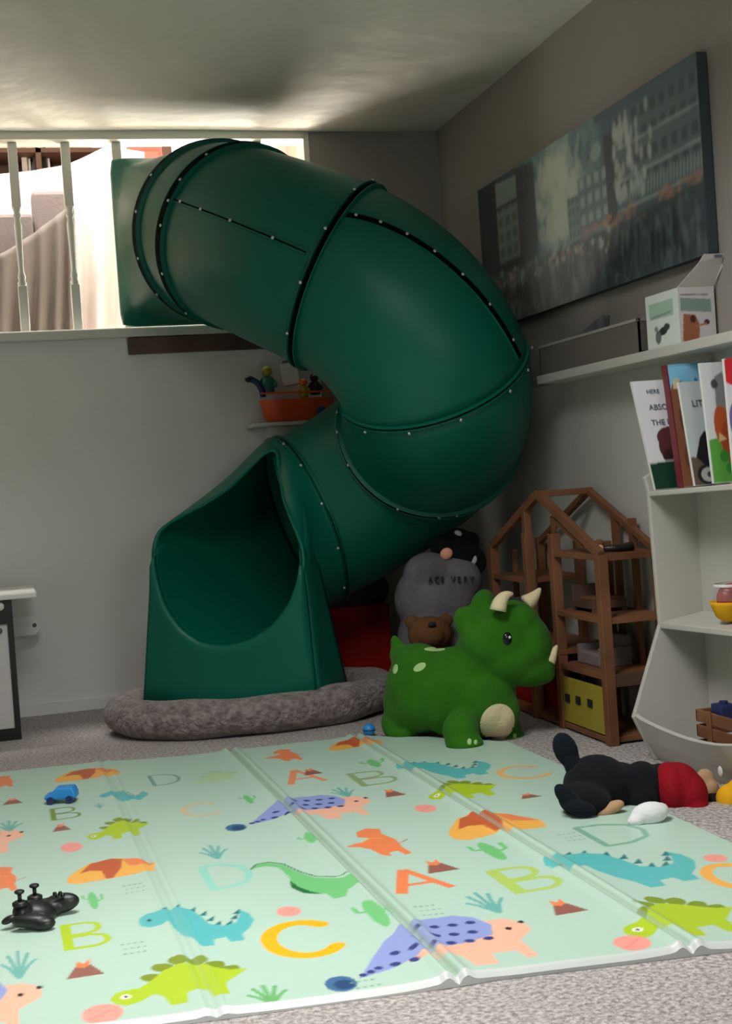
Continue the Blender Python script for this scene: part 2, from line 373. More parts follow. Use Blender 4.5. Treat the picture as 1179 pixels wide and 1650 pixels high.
# flange: square plate that blends into the round tube
def square_loop(y, h, n=72, k=6.0, cx=.955, cz=1.955):
    out = []
    for a in np.linspace(0, 2*PI, n, endpoint=False):
        t, nn, b = FR[0]; d = math.cos(a)*nn+math.sin(a)*b
        q = (abs(d[0])**k+abs(d[2])**k)**(-1/k); out.append(np.array([cx+d[0]*q*h, y, cz+d[2]*q*h]))
    return out
fl_rows = [square_loop(5.962, .352, k=30), square_loop(5.925, .352, k=30), square_loop(5.91, .347, k=20)]
for s in np.linspace(0.15, 1, 8):
    u = .12+(U1-.12)*s; c = ring(u); q = square_loop(5.91, .345, k=20)
    w = s**0.55; sh = sp(u)-np.array([.955, 5.91, 1.955])
    fl_rows.append([(1-w)*(np.asarray(a)+sh*s)+w*np.asarray(b) for a, b in zip(q, c)])
obj('entrance_flange', grid(fl_rows, True), M['green'], slide, smooth=True, solid=.012)
def section(u0, u1, n): return obj('tube_section', grid([ring(u) for u in np.linspace(u0, u1, n)], True), M['green'], slide, smooth=True, solid=.01)
section(U1, 1, 8)
for i in range(1, 5): section(i, i+1, 26)
def joint(u, w, lip, gap, grow=.016):
    """two raised lips with a dark gap between them"""
    t, n, b = frame(u); c = sp(u)
    def band(h0, h1, r0):
        pr = [(TR-.002, h0), (r0, h0+.003), (r0, h1-.003), (TR-.002, h1)]
        rows = [[c+t*h+r*(math.cos(a)*n+math.sin(a)*b) for a in np.linspace(0, 2*PI, 72, endpoint=False)] for r, h in pr]
        return grid(rows, True)
    j = obj('joint_ring', join(band(-w/2-lip, -w/2, TR+grow), band(w/2, w/2+lip, TR+grow)), M['green'], slide, smooth=False)
    obj('gasket', band(-w/2, w/2, TR+gap), M['gasket'], j, label='black gap of the joint')
joint(U1, .038, .005, .015); joint(1, .034, .005, .015); joint(2, .017, .010, .012); joint(3, .004, .010, .008, .010); joint(3.6, .018, .006, .014); joint(5, .017, .012, .008)
def ang_of(u, px):
    aa = np.linspace(0, 2*PI, 360, endpoint=False); best = None
    for a in aa:
        p = surf(u, a); t, n, b = frame(u); nrm = math.cos(a)*n+math.sin(a)*b
        if nrm@(CAM-p) <= 0: continue
        d = np.hypot(*(proj(p)-np.asarray(px)))
        if best is None or d < best[0]: best = (d, a)
    return best[1] if best else 0.0
BOLT = None
def bolt(u, a, r=TR+.018, s=.0062, shift=0.0):
    global BOLT
    t, n, b = frame(u); nr = math.cos(a)*n+math.sin(a)*b; p = sp(u)+nr*r+t*shift
    if BOLT is None:
        me = bpy.data.meshes.new('bolt'); v, f = ellipsoid((0, 0, 0), (1, 1, .6), nu=10, nv=6); me.from_pydata([tuple(q) for q in v], [], f)
        me.materials.append(M['bolt']); me.polygons.foreach_set('use_smooth', [True]*len(me.polygons)); BOLT = me
    o = bpy.data.objects.new('bolt', BOLT); COL.objects.link(o); o.parent = slide; o.location = Vector(p-LOC[slide])
    o.scale = (s, s, s); o.rotation_euler = Vector(nr).to_track_quat('Z', 'Y').to_euler()
for u, pts in ((U1, [(216, 342), (216, 416), (249, 476), (252, 290)]), (1, [(288, 288), (272, 323), (255, 362), (257, 438), (296, 503), (330, 250)]),
               (2, [(577, 318), (537, 379), (497, 458), (471, 534), (602, 299)]), (3, [(592, 690), (660, 697), (741, 671), (809, 619), (843, 558), (858, 602)]),
               (3.6, [(548, 668), (594, 692), (642, 818), (706, 845), (739, 859), (575, 745)]), (5, [(490, 752), (519, 812), (548, 880), (466, 716), (554, 940)])):
    for px in pts: bolt(u, ang_of(u, px), shift=-.012 if u in (2, 3.6) else .012)
def seam(u0, p0, u1, p1, w, dark, nb):
    a0, a1 = ang_of(u0, p0), ang_of(u1, p1)
    if a1-a0 > PI: a1 -= 2*PI
    if a1-a0 < -PI: a1 += 2*PI
    for side in (0, PI):
        for m, wd, gr in ((M['green'], w, .007), (M['gasket'], dark, .009)):
            rows = []
            for s in np.linspace(0.04, .96, 30):
                u = u0+(u1-u0)*s; a = a0+(a1-a0)*s+side; da = wd/2/TR
                rows.append([surf(u, a-da, TR-.002), surf(u, a-da*.9, TR+gr*.6), surf(u, a+da*.9, TR+gr*.6), surf(u, a+da, TR-.002)])
            if dark or m is M['green']: obj('seam_rib' if m is M['green'] else 'seam_slot', grid(rows), m, slide)
    for k in range(nb):
        s = (k+.7)/(nb+.4); bolt(u0+(u1-u0)*s, a0+(a1-a0)*s, TR+.011)
seam(1, (278, 322), 2, (500, 410), .022, .006, 4)
seam(2, (553, 350), 3, (822, 580), .036, .026, 7)

# moulded exit: hood and trough from joint 5 to the mouth, on a skirted base
ND = unit((-.48, -.88, 0)); SD = np.array([-ND[1], ND[0], 0])*1.0    # way out of the mouth, and its right
if SD[0] < 0: SD = -SD
FP = on_y(372, 1130, 5.12)
rim_px = [(443, 724, .36), (449, 770, .30), (453, 805, .22), (466, 840, .12), (482, 876, .03), (487, 905, 0), (482, 940, 0), (468, 975, 0), (444, 1007, 0), (408, 1031, 0), (366, 1042, 0), (326, 1036, 0),
          (291, 1012, 0), (266, 975, 0), (252, 930, 0), (247, 890, .0), (256, 857, .03), (288, 837, .10), (330, 816, .17), (370, 790, .24), (405, 755, .31), (428, 731, .35)]
rim = [on_plane(px, py, FP-ND*d, ND) for px, py, d in rim_px]
def resample_closed(P, n):
    P = np.array(P+[P[0]]); L = np.r_[0, np.cumsum(np.linalg.norm(np.diff(P, axis=0), axis=1))]
    q = np.linspace(0, L[-1], n, endpoint=False); return [np.array([np.interp(s, L, P[:, k]) for k in range(3)]) for s in q]
RM = resample_closed(rim, 96)
for _ in range(2): RM = [(RM[i-1]+2*RM[i]+RM[(i+1) % 96])/4 for i in range(96)]
mc = np.mean([RM[i] for i in range(96)], axis=0); mc[2] = 0.47
t5, n5, b5 = frame(5); up5 = unit(np.array([0, 0, 1.0])-t5*t5[2]); rt5 = unit(np.cross(t5, up5)); C5 = sp(5)
rows = [[] for _ in range(15)]
for p in RM:
    d = p-mc; a = math.atan2(-(d@SD), d[2])                    # 0 = up, positive = left in the picture
    q0 = C5+TR*(math.cos(a)*up5-math.sin(a)*rt5)*1.0
    # ring seen from behind: its right becomes the mouth's left
    q0 = C5+TR*(math.cos(a)*up5+math.sin(a)*(-rt5 if (rt5@SD) > 0 else rt5))
    T0 = t5*.22; T1 = unit(ND+np.array([0, 0, -.25]))*.24
    for k, s in enumerate(np.linspace(0, 1, 15)):
        rows[k].append((2*s**3-3*s*s+1)*q0+(s**3-2*s*s+s)*T0+(-2*s**3+3*s*s)*p+(s**3-s*s)*T1)
obj('exit_chute', grid(rows, True), M['green'], slide, smooth=True, solid=.012)
# skirt
ib = int(np.argmin([p[2] for p in RM]))
def idx_near(px): return int(np.argmin([np.hypot(*(proj(p)-np.array(px))) for p in RM]))
iR, iL = idx_near((484, 885)), idx_near((248, 885))
k = iR; seq = [k]
step = 1 if (iL-iR) % 96 < (iR-iL) % 96 and ((ib-iR) % 96) < ((iL-iR) % 96) else -1
while k != iL: k = (k+step) % 96; seq.append(k)
top = [RM[i]+ND*.004 for i in seq]
BZ = .052
bR = on_plane(514, 1150, FP-ND*.02, ND); bL = on_plane(231, 1146, FP-ND*.02, ND); bR[2] = BZ; bL[2] = BZ
bot = []
for s in np.linspace(0, 1, len(seq)):
    s2 = .5-.5*math.cos(PI*s)*(.55+.45*abs(math.cos(PI*s))); s2 = s
    bot.append(bR+(bL-bR)*s2+ND*.05*math.sin(PI*s))
backR = bR-ND*.26+SD*.05; backL = bL-ND*.24-SD*.01
# outer edges of the front face stand outside the mouth
def lerp(a, b, s): return np.asarray(a)*(1-s)+np.asarray(b)*s
front = []
for s in (0, .03, .10, .25, .5, .75, 1.0):
    front.append([lerp(a, b, s)+ND*(.012 if 0 < s < .2 else 0) for a, b in zip(top, bot)])
obj('exit_skirt', grid(front), M['green'], slide, smooth=True, solid=-.01)
for nm, ii, b0, bb in (('side_skirt', iR, bR, backR), ('side_skirt', iL, bL, backL)):
    topc = [rows[j][ii]+(SD if ii == iR else -SD)*.012*min(1, (14-j)/3) for j in range(14, 5, -1)]
    botc = [lerp(b0, bb, s) for s in np.linspace(0, 1, len(topc))]
    g = []
    for s in np.linspace(0, 1, 7): g.append([lerp(a, b, s) for a, b in zip(topc, botc)])
    obj(nm, grid(g), M['green'], slide, smooth=True, solid=.01)

# board the flange is screwed to
tag(obj('ledger_board', box(.628, 1.33, WY-.04, WY-.002, 1.490, LZ-.032), M['darkwood'], bevel=.004), 'dark brown wooden board screwed to the wall under the slide flange', 'board')

# ================================================================ PET BED
bc = np.array([.94, 5.30, 0])
bed = thing('pet_bed', 'round grey fluffy pet bed that the slide mouth stands in', 'bed', bc)
rows = []
nA = 96
for a in np.linspace(0, 2*PI, nA, endpoint=False):
    d = np.array([math.cos(a), math.sin(a), 0]); rx, ry = .570, .400
    c = bc+np.array([d[0]*(rx-.075), d[1]*(ry-.075), .070]); wob = 1+.05*math.sin(5*a+.6)+.03*math.sin(11*a)
    rows.append([c+d*.078*math.cos(p)*wob+np.array([0, 0, .070*math.sin(p)*wob]) for p in np.linspace(0, 2*PI, 18, endpoint=False)])
rows.append(rows[0])
obj('bolster', grid(rows, True), M['bed'], bed, smooth=True)
obj('cushion', lathe(bc+np.array([0, 0, 0]), [(.0, .0), (.30, .0), (.31, .02), (.30, .045), (.2, .05), (.0, .05)], 48), M['bed'], bed, smooth=True)

# ================================================================ PLAY MAT
def fl(px, py): return on_z(px, py, .012)[:2]
base = srgb(182, 211, 194)
MX0, MX1 = -.10, 1.572
def far_edge(x): return np.interp(x, [-.6, -.02, .31, .73, .96, 1.18, 1.40, 1.55, 1.6], [4.80, 4.745, 4.72, 4.64, 4.64, 4.62, 4.48, 4.27, 4.22])
def near_edge(x): return np.interp(x, [-.6, -.05, .31, .73, .80, 1.23, 1.6], [2.40, 2.372, 2.335, 2.300, 2.300, 2.247, 2.215])
pr = Print(MX0, MX1, 2.2, 4.82, .0042, base)
lime = srgb(176, 204, 44); limed = srgb(128, 150, 44); teal = srgb(92, 186, 186); teald = srgb(50, 120, 122); org = srgb(238, 134, 84); orgy = srgb(244, 180, 84)
brn = srgb(196, 96, 58); peach = srgb(246, 186, 158); lav = srgb(146, 160, 214); navy = srgb(58, 66, 128); grn = srgb(116, 196, 124); grnd = srgb(40, 110, 60); mint = srgb(150, 214, 196); pink = srgb(244, 160, 146); ink = srgb(40, 44, 48)
def at(cx, cy, w, h, flip=False):
    return lambda pts: [(cx+(-(x-.5) if flip else (x-.5))*w, cy+(y-.5)*h) for x, y in pts]
def stego(c, w, h, f=False, body=lime, fin=limed):
    t = at(c[0], c[1], w, h, f)
    for x, y, r in ((.33, .60, .7), (.42, .78, .5), (.55, .88, .2), (.68, .80, -.2), (.78, .66, -.5), (.86, .54, -.8)):
        p = t([(x, y)])[0]; pr.ell(p[0], p[1], w*.075, h*.10, fin, r)
    pr.poly(t([(.0, .30), (.03, .20), (.10, .14), (.20, .18), (.30, .28), (.36, .20), (.38, .02), (.50, .02), (.52, .20), (.66, .22), (.68, .04), (.79, .06), (.80, .28), (.90, .40), (1.0, .52), (.88, .54), (.78, .62), (.66, .74), (.54, .80), (.42, .72), (.32, .56), (.22, .44), (.12, .44), (.04, .40)]), body)
    p = t([(.11, .31)])[0]; pr.ell(p[0], p[1], w*.035, h*.045, (1, 1, .9)); pr.ell(p[0], p[1], w*.016, h*.022, ink)
def bronto(c, w, h, f=False, body=teal, fin=teald):
    t = at(c[0], c[1], w, h, f)
    for x, y in ((.25, .93), (.37, .93), (.50, .84), (.58, .72), (.62, .58), (.66, .46), (.76, .44), (.83, .55), (.88, .66)):
        pr.poly(t([(x-.035, y-.05), (x+.06, y+.05), (x+.03, y-.07)]), fin)
    pr.poly(t([(.0, .72), (.01, .62), (.08, .56), (.20, .58), (.26, .62), (.28, .46), (.33, .30), (.40, .16), (.44, .0), (.55, .0), (.57, .12), (.68, .14), (.70, .03), (.82, .03), (.83, .16), (.92, .26), (1.0, .42), (.99, .58), (.93, .68), (.90, .56), (.84, .42), (.72, .38), (.60, .46), (.56, .66), (.50, .84), (.38, .92), (.24, .90), (.10, .88), (.03, .82)]), body)
    p = t([(.10, .72)])[0]; pr.ell(p[0], p[1], w*.02, h*.03, ink)
def ankylo(c, w, h, f=False):
    t = at(c[0], c[1], w, h, f)
    pr.poly(t([(.13, .20), (.35, .30), (.60, .22), (.62, .02), (.72, .02), (.73, .20), (.84, .18), (.85, .02), (.90, .03), (.90, .34), (1.0, .50), (1.0, .66), (.93, .78), (.82, .80), (.4, .42), (.2, .26)]), peach)
    pr.poly(t([(.14, .17), (.30, .24), (.48, .38), (.66, .44), (.82, .52), (.86, .70), (.82, .90), (.74, 1.0), (.60, .98), (.48, .90), (.36, .72), (.26, .48), (.18, .26)]), lav)
    for i in range(7):
        for j in range(4):
            x = .30+.085*i+.03*(j % 2)-.03*j*.2; y = .36+.145*j+.02*i
            x = .24+.085*i+.035*(j % 2); y = .30+.17*j+.32*(x-.24)-.03*i
            if .20+.42*(x-.2) < y < min(.93, .10+2.0*(x-.17)) and x < .82:
                p = t([(x, y)])[0]; pr.ell(p[0], p[1], w*.024, h*.035, navy, .2)
    for x, y in ((.17, .22), (.21, .25), (.25, .29)):
        p = t([(x, y)])[0]; pr.ell(p[0], p[1], w*.018, h*.03, navy)
    p = t([(.06, .14)])[0]; pr.ell(p[0], p[1], w*.065, h*.13, srgb(70, 110, 150)); pr.ell(p[0]+w*.01, p[1]-h*.02, w*.04, h*.08, srgb(44, 76, 118))
    for x, y in ((.91, .58), (.99, .66)):
        p = t([(x, y)])[0]; pr.ell(p[0], p[1], w*.014, h*.03, ink)
def croc(c, w, h, f=False):
    t = at(c[0], c[1], w, h, f)
    pr.poly(t([(.02, .86), (.10, .97), (.26, .98), (.40, .88), (.50, .66), (.62, .50), (.80, .40), (1.0, .34), (1.0, .16), (.84, .14), (.76, .02), (.62, .02), (.60, .14), (.44, .20), (.34, .36), (.36, .60), (.34, .82), (.22, .90), (.10, .90)]), grn)
    pr.line(t([(.02, .88), (.12, .98), (.27, .99), (.41, .90), (.52, .67), (.64, .52), (.82, .43), (1.0, .40)]), w*.022, grnd)
    pr.poly(t([(.34, .52), (.30, .36), (.38, .22), (.56, .14), (.46, .24), (.38, .36)]), grnd)
def tri(c, w, h, f=False):
    t = at(c[0], c[1], w, h, f)
    pr.poly(t([(.0, .16), (.10, .05), (.95, .12), (1.0, .40), (.80, .80), (.55, .98), (.28, .90), (.12, .62), (.02, .40)]), orgy)
    pr.poly(t([(.16, .50), (.30, .88), (.55, .98), (.66, .86), (.62, .50), (.50, .10), (.42, .10), (.40, .48), (.28, .56)]), brn)
    pr.poly(t([(.66, .86), (.80, .80), (1.0, .40), (.72, .50)]), org)
def raptor(c, w, h, f=False):
    t = at(c[0], c[1], w, h, f)
    pr.poly(t([(.0, .42), (.20, .40), (.34, .30), (.40, .10), (.52, .02), (.54, .14), (.68, .16), (.72, .02), (.84, .04), (.80, .24), (.84, .50), (.74, .74), (.80, .90), (.60, .98), (.40, .88), (.34, .72), (.48, .66), (.40, .56), (.22, .52)]), org)
    pr.line(t([(.30, .52), (.5, .64), (.70, .58)]), w*.03, orgy); pr.line(t([(.8, .36), (1.0, .46)]), w*.025, brn)
def volcano(c, w, h, f=False):
    t = at(c[0], c[1], w, h, f); pr.poly(t([(0, 0), (.34, .72), (.5, .62), (.66, .74), (1, 0)]), srgb(150, 96, 84)); pr.poly(t([(.30, .60), (.34, .95), (.52, .75), (.70, .98), (.68, .62), (.5, .5)]), org)
def plant(c, w, h, col=srgb(110, 178, 168)):
    for a in (-.95, -.5, 0, .5, .95):
        x = c[0]+math.sin(a)*w*.26; y = c[1]-h*.3+math.cos(a)*h*.42
        pr.line([(c[0], c[1]-h*.4), (x, y), (c[0]+math.sin(a)*w*.48, c[1]-h*.35+math.cos(a)*h*.8)], w*.09, col)
def cactus(c, w, h, col=grn):
    pr.ell(c[0], c[1], w*.2, h*.5, col); pr.line([(c[0], c[1]-.1*h), (c[0]+w*.4, c[1]), (c[0]+w*.42, c[1]+h*.3)], w*.13, col); pr.line([(c[0], c[1]+.1*h), (c[0]-w*.38, c[1]+.15*h), (c[0]-w*.4, c[1]+h*.38)], w*.12, col)
def shell(c, w, h): pr.ell(c[0], c[1], w*.5, h*.5, pink); pr.line([(c[0]-w*.3, c[1]-h*.2), (c[0]+w*.3, c[1]+h*.15)], w*.05, srgb(236, 130, 118))
def dots(c, w=.05, h=.09):
    for i in range(4):
        for j in range(3): pr.ell(c[0]+(i-1.5)*w/4+.004*(j % 2), c[1]+(j-1)*h/3, .0035, .0035, srgb(120, 160, 130))
def arc(c, w, h, a0, a1, n=24): return [(c[0]+w/2*math.cos(a), c[1]+h/2*math.sin(a)) for a in np.linspace(a0, a1, n)]
def letter(ch, c, w, h, col, k=.17):
    t = at(c[0], c[1], w, h); s = w*k
    if ch == 'A': pr.line(t([(.06, 0), (.5, 1)]), s*1.3, col); pr.line(t([(.5, 1), (.94, 0)]), s, col); pr.line(t([(.2, .34), (.8, .34)]), s*.8, col)
    if ch == 'B':
        pr.line(t([(.12, 0), (.12, 1)]), s*1.3, col)
        for y0, y1, x in ((.5, 1, .8), (0, .5, .92)):
            pr.line(t([(.1, y0+.04), (x-.25, y0+.04), (x-.05, y0+.12), (x, (y0+y1)/2), (x-.05, y1-.1), (x-.25, y1-.03), (.1, y1-.03)]), s*.8, col)
    if ch == 'C':
        pr.line(arc(c, w, h, .75, 2*PI-.75, 60), s*1.2, col)
        for q in arc(c, w, h, .75, 2*PI-.75, 60): pr.ell(q[0], q[1], s*.6, s*.6, col)
    if ch == 'D': pr.line(t([(.12, 0), (.12, 1)]), s*1.1, col); pr.line(t([(.1, .02), (.5, .03), (.85, .2), (.95, .5), (.85, .8), (.5, .97), (.1, .98)]), s*.9, col)
tint = lambda c, a: tuple(np.asarray(c)*a+np.asarray(base)*(1-a))
stego(fl(288, 1580), .255, .26); stego(fl(1085, 1478), .26, .27); stego(fl(190, 1336), .17, .24); stego(fl(742, 1274), .22, .25); stego(fl(345, 1252), .15, .2, body=tint(lime, .35), fin=tint(limed, .3))
bronto(fl(318, 1490), .225, .30); bronto(fl(1005, 1397), .31, .33); bronto(fl(200, 1284), .14, .17); bronto(fl(718, 1240), .27, .30)
ankylo(fl(684, 1528), .43, .30); ankylo(fl(478, 1307), .42, .30); ankylo(fl(-95, 1365), .42, .32); ankylo(fl(-130, 1640), .42, .30)
croc(fl(490, 1418), .20, .36)
tri(fl(178, 1401), .21, .20); tri(fl(790, 1330), .25, .24); tri(fl(140, 1249), .21, .19); tri(fl(570, 1201), .19, .16); tri(fl(1230, 1330), .2, .2)
raptor(fl(603, 1358), .16, .30); raptor(fl(456, 1219), .14, .22); raptor(fl(-4, 1418), .13, .24); raptor(fl(0, 1262), .12, .2)
letter('B', fl(138, 1508), .098, .175, lime); letter('B', fl(848, 1418), .125, .19, tint(lime, .8)); letter('B', fl(601, 1254), .13, .19, tint(limed, .7), .12); letter('B', fl(105, 1311), .09, .15, limed, .12)
letter('C', fl(490, 1512), .135, .20, srgb(250, 182, 30), .2); letter('C', fl(1188, 1412), .11, .18, orgy, .2); letter('C', fl(845, 1246), .14, .17, tint(orgy, .8), .13); letter('C', fl(325, 1306), .1, .16, tint(orgy, .4))
letter('A', fl(668, 1420), .128, .18, org, .16); letter('A', fl(485, 1252), .12, .2, tint(org, .9), .14); letter('D', fl(365, 1412), .115, .20, mint, .16); letter('D', fl(265, 1256), .1, .17, tint(teald, .6), .12); letter('D', fl(990, 1344), .16, .19, srgb(128, 178, 152), .1)
for p, w, h in (((905, 1463), .07, .10), ((135, 1563), .07, .10), ((703, 1396), .075, .11), ((500, 1244), .06, .1), ((630, 1277), .06, .1), ((98, 1333), .05, .09), ((20, 1292), .06, .09), ((850, 1284), .06, .06)): volcano(fl(*p), w, h)
for p, w, h in (((30, 1558), .085, .20), ((785, 1458), .10, .18), ((553, 1277), .09, .15), ((15, 1332), .09, .15), ((345, 1376), .085, .16), ((160, 1300), .04, .08)): plant(fl(*p), w, h)
plant(fl(432, 1604), .09, .12, srgb(110, 180, 110))
for p, w, h in (((150, 1452), .05, .14), ((605, 1476), .08, .18), ((792, 1373), .09, .17), ((602, 1232), .08, .12), ((500, 1357), .06, .1), ((400, 1290), .05, .12)): cactus(fl(*p), w, h)
for p, w, h in (((165, 1637), .07, .09), ((465, 1469), .05, .07), ((1018, 1523), .065, .08), ((685, 1303), .055, .09), ((1152, 1383), .05, .06), ((115, 1365), .055, .10)): shell(fl(*p), w, h)
for p in ((215, 1530), (215, 1433), (590, 1590), (690, 1470), (920, 1350)): dots(fl(*p))
FOLDS = (.312, .731, 1.158)
def mat_z(x, y):
    z = np.full_like(x, .012)
    for f in FOLDS:
        d = x-f; amp = .35 if f < .4 else 1.0
        z += amp*(.007*np.exp(-((d-.018)/.010)**2)+.007*np.exp(-((d+.018)/.010)**2)-.008*np.exp(-(d/.006)**2)+.006*np.exp(-(d/.06)**2))
    z += .0022*np.sin(x*7+1)*np.sin(y*3.1)+.0022
    e = np.clip((near_edge(x)+.012-y)/.012, 0, 1); z -= .009*e
    return z
mat_root = thing('play_mat', 'pale green foam play mat printed with dinosaurs and letters', 'mat', (.5, 3.4, 0))
def mat_fn(x, y):
    v = (y-2.2)/(4.82-2.2); yy = near_edge(x)+(far_edge(x)-near_edge(x))*v
    return np.stack([x, yy, mat_z(x, yy)], 1)
# motifs were drawn in true floor coordinates, so resample the raster rows onto the mat's own outline
def remap(P_):
    P2 = P_.buf.copy(); fy = P_.fy
    for i, x in enumerate(P_.fx):
        yy = near_edge(x)+(far_edge(x)-near_edge(x))*(fy-2.2)/(4.82-2.2)
        j = np.clip(np.searchsorted(fy, yy), 0, len(fy)-1); P2[:, i] = P_.buf[j, i]
    P_.buf = P2
remap(pr)
hl = srgb(150, 172, 152)  # fold lines: crease dirt plus fold shade painted into the print colour
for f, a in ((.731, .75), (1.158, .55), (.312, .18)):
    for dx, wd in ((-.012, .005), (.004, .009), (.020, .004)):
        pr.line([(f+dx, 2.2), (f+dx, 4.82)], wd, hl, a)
# pale border along the near edge
for k in range(10): pr.buf[k, :] = srgb(206, 212, 208)
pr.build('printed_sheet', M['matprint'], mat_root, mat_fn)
xs = np.linspace(MX0, MX1, 240)
edge = [[(x, near_edge(np.array([x]))[0]-.0005, 0.0005) for x in xs], [(x, near_edge(np.array([x]))[0]-.0005, mat_z(np.array([x]), near_edge(np.array([x])))[0]) for x in xs]]
edge2 = [[(MX1+.0005, y, .0005) for y in np.linspace(2.215, 4.26, 40)], [(MX1+.0005, y, mat_z(np.array([MX1]), np.array([y]))[0]) for y in np.linspace(2.215, 4.26, 40)]]
obj('foam_edge', join(grid(edge), grid(edge2)), M['matedge'], mat_root)
xl = np.linspace(-.53, MX0, 8); obj('outer_panel', grid([[(x, near_edge(np.array([x]))[0]*(1-v)+far_edge(np.array([x]))[0]*v, .013) for x in xl] for v in np.linspace(0, 1, 12)]), material('mat_plain', base, .4), mat_root)

# ================================================================ DINOSAUR HOPPER
E1 = unit((CM[0][0], CM[0][1], 0)); E2 = np.array([0, 0, 1.0]); E3 = -unit((CM[2][0], CM[2][1], 0)); EA = np.array([E1, E2, E3])
def rotax(a):                                              # axes turned by a in the picture plane
    c, s = math.cos(a), math.sin(a); return np.array([E1*c+E2*s, -E1*s+E2*c, E3])
def pe(px, py, Y, rx, ry, rz, rot=0.0, m=None):
    """ellipsoid seen at a pixel, Y away; radii given in pixels there"""
    c = on_y(px, py, Y); k = (CM[2]@(c-CAM))/F_PX
    return ellipsoid(c, (rx*k, ry*k, rz*k), rotax(rot))
dz = on_z(735, 1205, .012)
dino = thing('dinosaur_hopper', 'bright green plush three-horned dinosaur hopper on the mat corner', 'toy', (dz[0], dz[1], .012))
obj_shapes = [pe(682, 1112, 4.56, 63, 68, 66), pe(735, 1115, 4.47, 72, 74, 68), pe(775, 1130, 4.40, 58, 58, 58), pe(672, 1068, 4.55, 42, 32, 44), pe(660, 1130, 4.58, 44, 48, 50),
    pe(775, 1065, 4.42, 48, 52, 46), pe(800, 1028, 4.38, 62, 58, 54), pe(822, 1060, 4.36, 60, 45, 46, -.2), pe(850, 1080, 4.34, 42, 27, 36, -.05), pe(868, 1072, 4.33, 27, 25, 28), pe(832, 1000, 4.36, 42, 32, 40, -.5),
    pe(757, 1008, 4.42, 24, 34, 30, .5), pe(777, 978, 4.42, 20, 30, 30, -.3), pe(758, 1048, 4.42, 25, 26, 30),
    pe(639, 1040, 4.60, 10, 18, 10, .25), pe(645, 1056, 4.59, 18, 20, 18),
    pe(640, 1165, 4.60, 27, 28, 30), pe(648, 1178, 4.585, 30, 14, 28), pe(742, 1178, 4.30, 30, 34, 30), pe(748, 1198, 4.27, 32, 17, 28), pe(815, 1172, 4.42, 24, 26, 26), pe(820, 1188, 4.40, 27, 13, 24), pe(700, 1160, 4.78, 30, 30, 30), pe(700, 1167, 4.78, 28, 20, 28), pe(802, 1146, 4.36, 36, 40, 36), pe(852, 1040, 4.34, 38, 50, 38), pe(862, 1088, 4.33, 33, 17, 28)]
body = blob('body', obj_shapes, M['dino'], dino, .008, 7)
def horn(pts, Y, r0):
    P = [on_y(px, py, Y) for px, py in pts]; k = 4.5/F_PX; n = len(P)
    rs = [r0*k*(1-(i/(n-1))**1.6*.72) for i in range(n)]
    return tube(P+[P[-1]+unit(P[-1]-P[-2])*.006], rs+[rs[-1]*.35], 14)
def curve3(a, b, c, n=9): return [tuple((1-s)**2*np.array(a)+2*s*(1-s)*np.array(b)+s*s*np.array(c)) for s in np.linspace(0, 1, n)]
obj('horn', horn(curve3((802, 984), (806, 958), (824, 957)), 4.28, 13.5), M['cream_plush'], dino, smooth=True, label='cream plush brow horn on the near side')
obj('horn', horn(curve3((847, 972), (858, 966), (869, 950)), 4.36, 14), M['cream_plush'], dino, smooth=True, label='cream plush brow horn on the far side')
obj('horn', horn(curve3((884, 1066), (889, 1056), (896, 1042)), 4.30, 11), M['cream_plush'], dino, smooth=True, label='cream plush nose horn')
def surface_patch(name, body_o, px, py, rx, ry, rot, mat, parent, lift=.003, n=10, label=None):
    """a soft patch laid on the body where it is seen at that pixel"""
    bpy.context.view_layer.update(); off = LOC[body_o]; rows = []
    for i in range(n+1):
        row = []
        for a in np.linspace(0, 2*PI, 28, endpoint=False):
            q = i/n; dx, dy = rx*q*math.cos(a), ry*q*math.sin(a); X = px+dx*math.cos(rot)-dy*math.sin(rot); Y = py+dx*math.sin(rot)+dy*math.cos(rot)
            d = unit(ray(X, Y)); ok, loc, nr, _ = body_o.ray_cast(Vector(CAM-off), Vector(d))
            while not ok and q > .02:
                q *= .93; dx, dy = rx*q*math.cos(a), ry*q*math.sin(a); X = px+dx*math.cos(rot)-dy*math.sin(rot); Y = py+dx*math.sin(rot)+dy*math.cos(rot)
                d = unit(ray(X, Y)); ok, loc, nr, _ = body_o.ray_cast(Vector(CAM-off), Vector(d))
            if not ok: return None
            row.append(np.array(loc)+off+np.array(nr)*(lift*(1-q**4)+.0006))
        rows.append(row)
    return obj(name, grid(rows, True), mat, parent, smooth=True, label=label)
surface_patch('chest_patch', body, 801, 1164, 27, 31, .5, M['cream_plush'], dino, .004, label='cream chest patch')
for px, py, rx, ry, rot in ((676, 1075, 11, 6, -.5), (637, 1078, 4, 8, .2), (700, 1046, 17, 3.5, 0), (756, 1195, 3.5, 5, 0), (766, 1196, 3, 4, 0), (829, 1186, 3, 4, 0)):
    surface_patch('spot', body, px, py, rx, ry, rot, M['pale_green'], dino, .0015, 4, label='pale spot')
ey = surface_patch('eye', body, 817, 1029, 7.5, 10.5, 0, M['eye'], dino, .006, 6, label='glossy black eye')
surface_patch('eye_highlight', body, 820, 1027, 2.6, 3, 0, M['white'], dino, .009, 3, label='white glint')

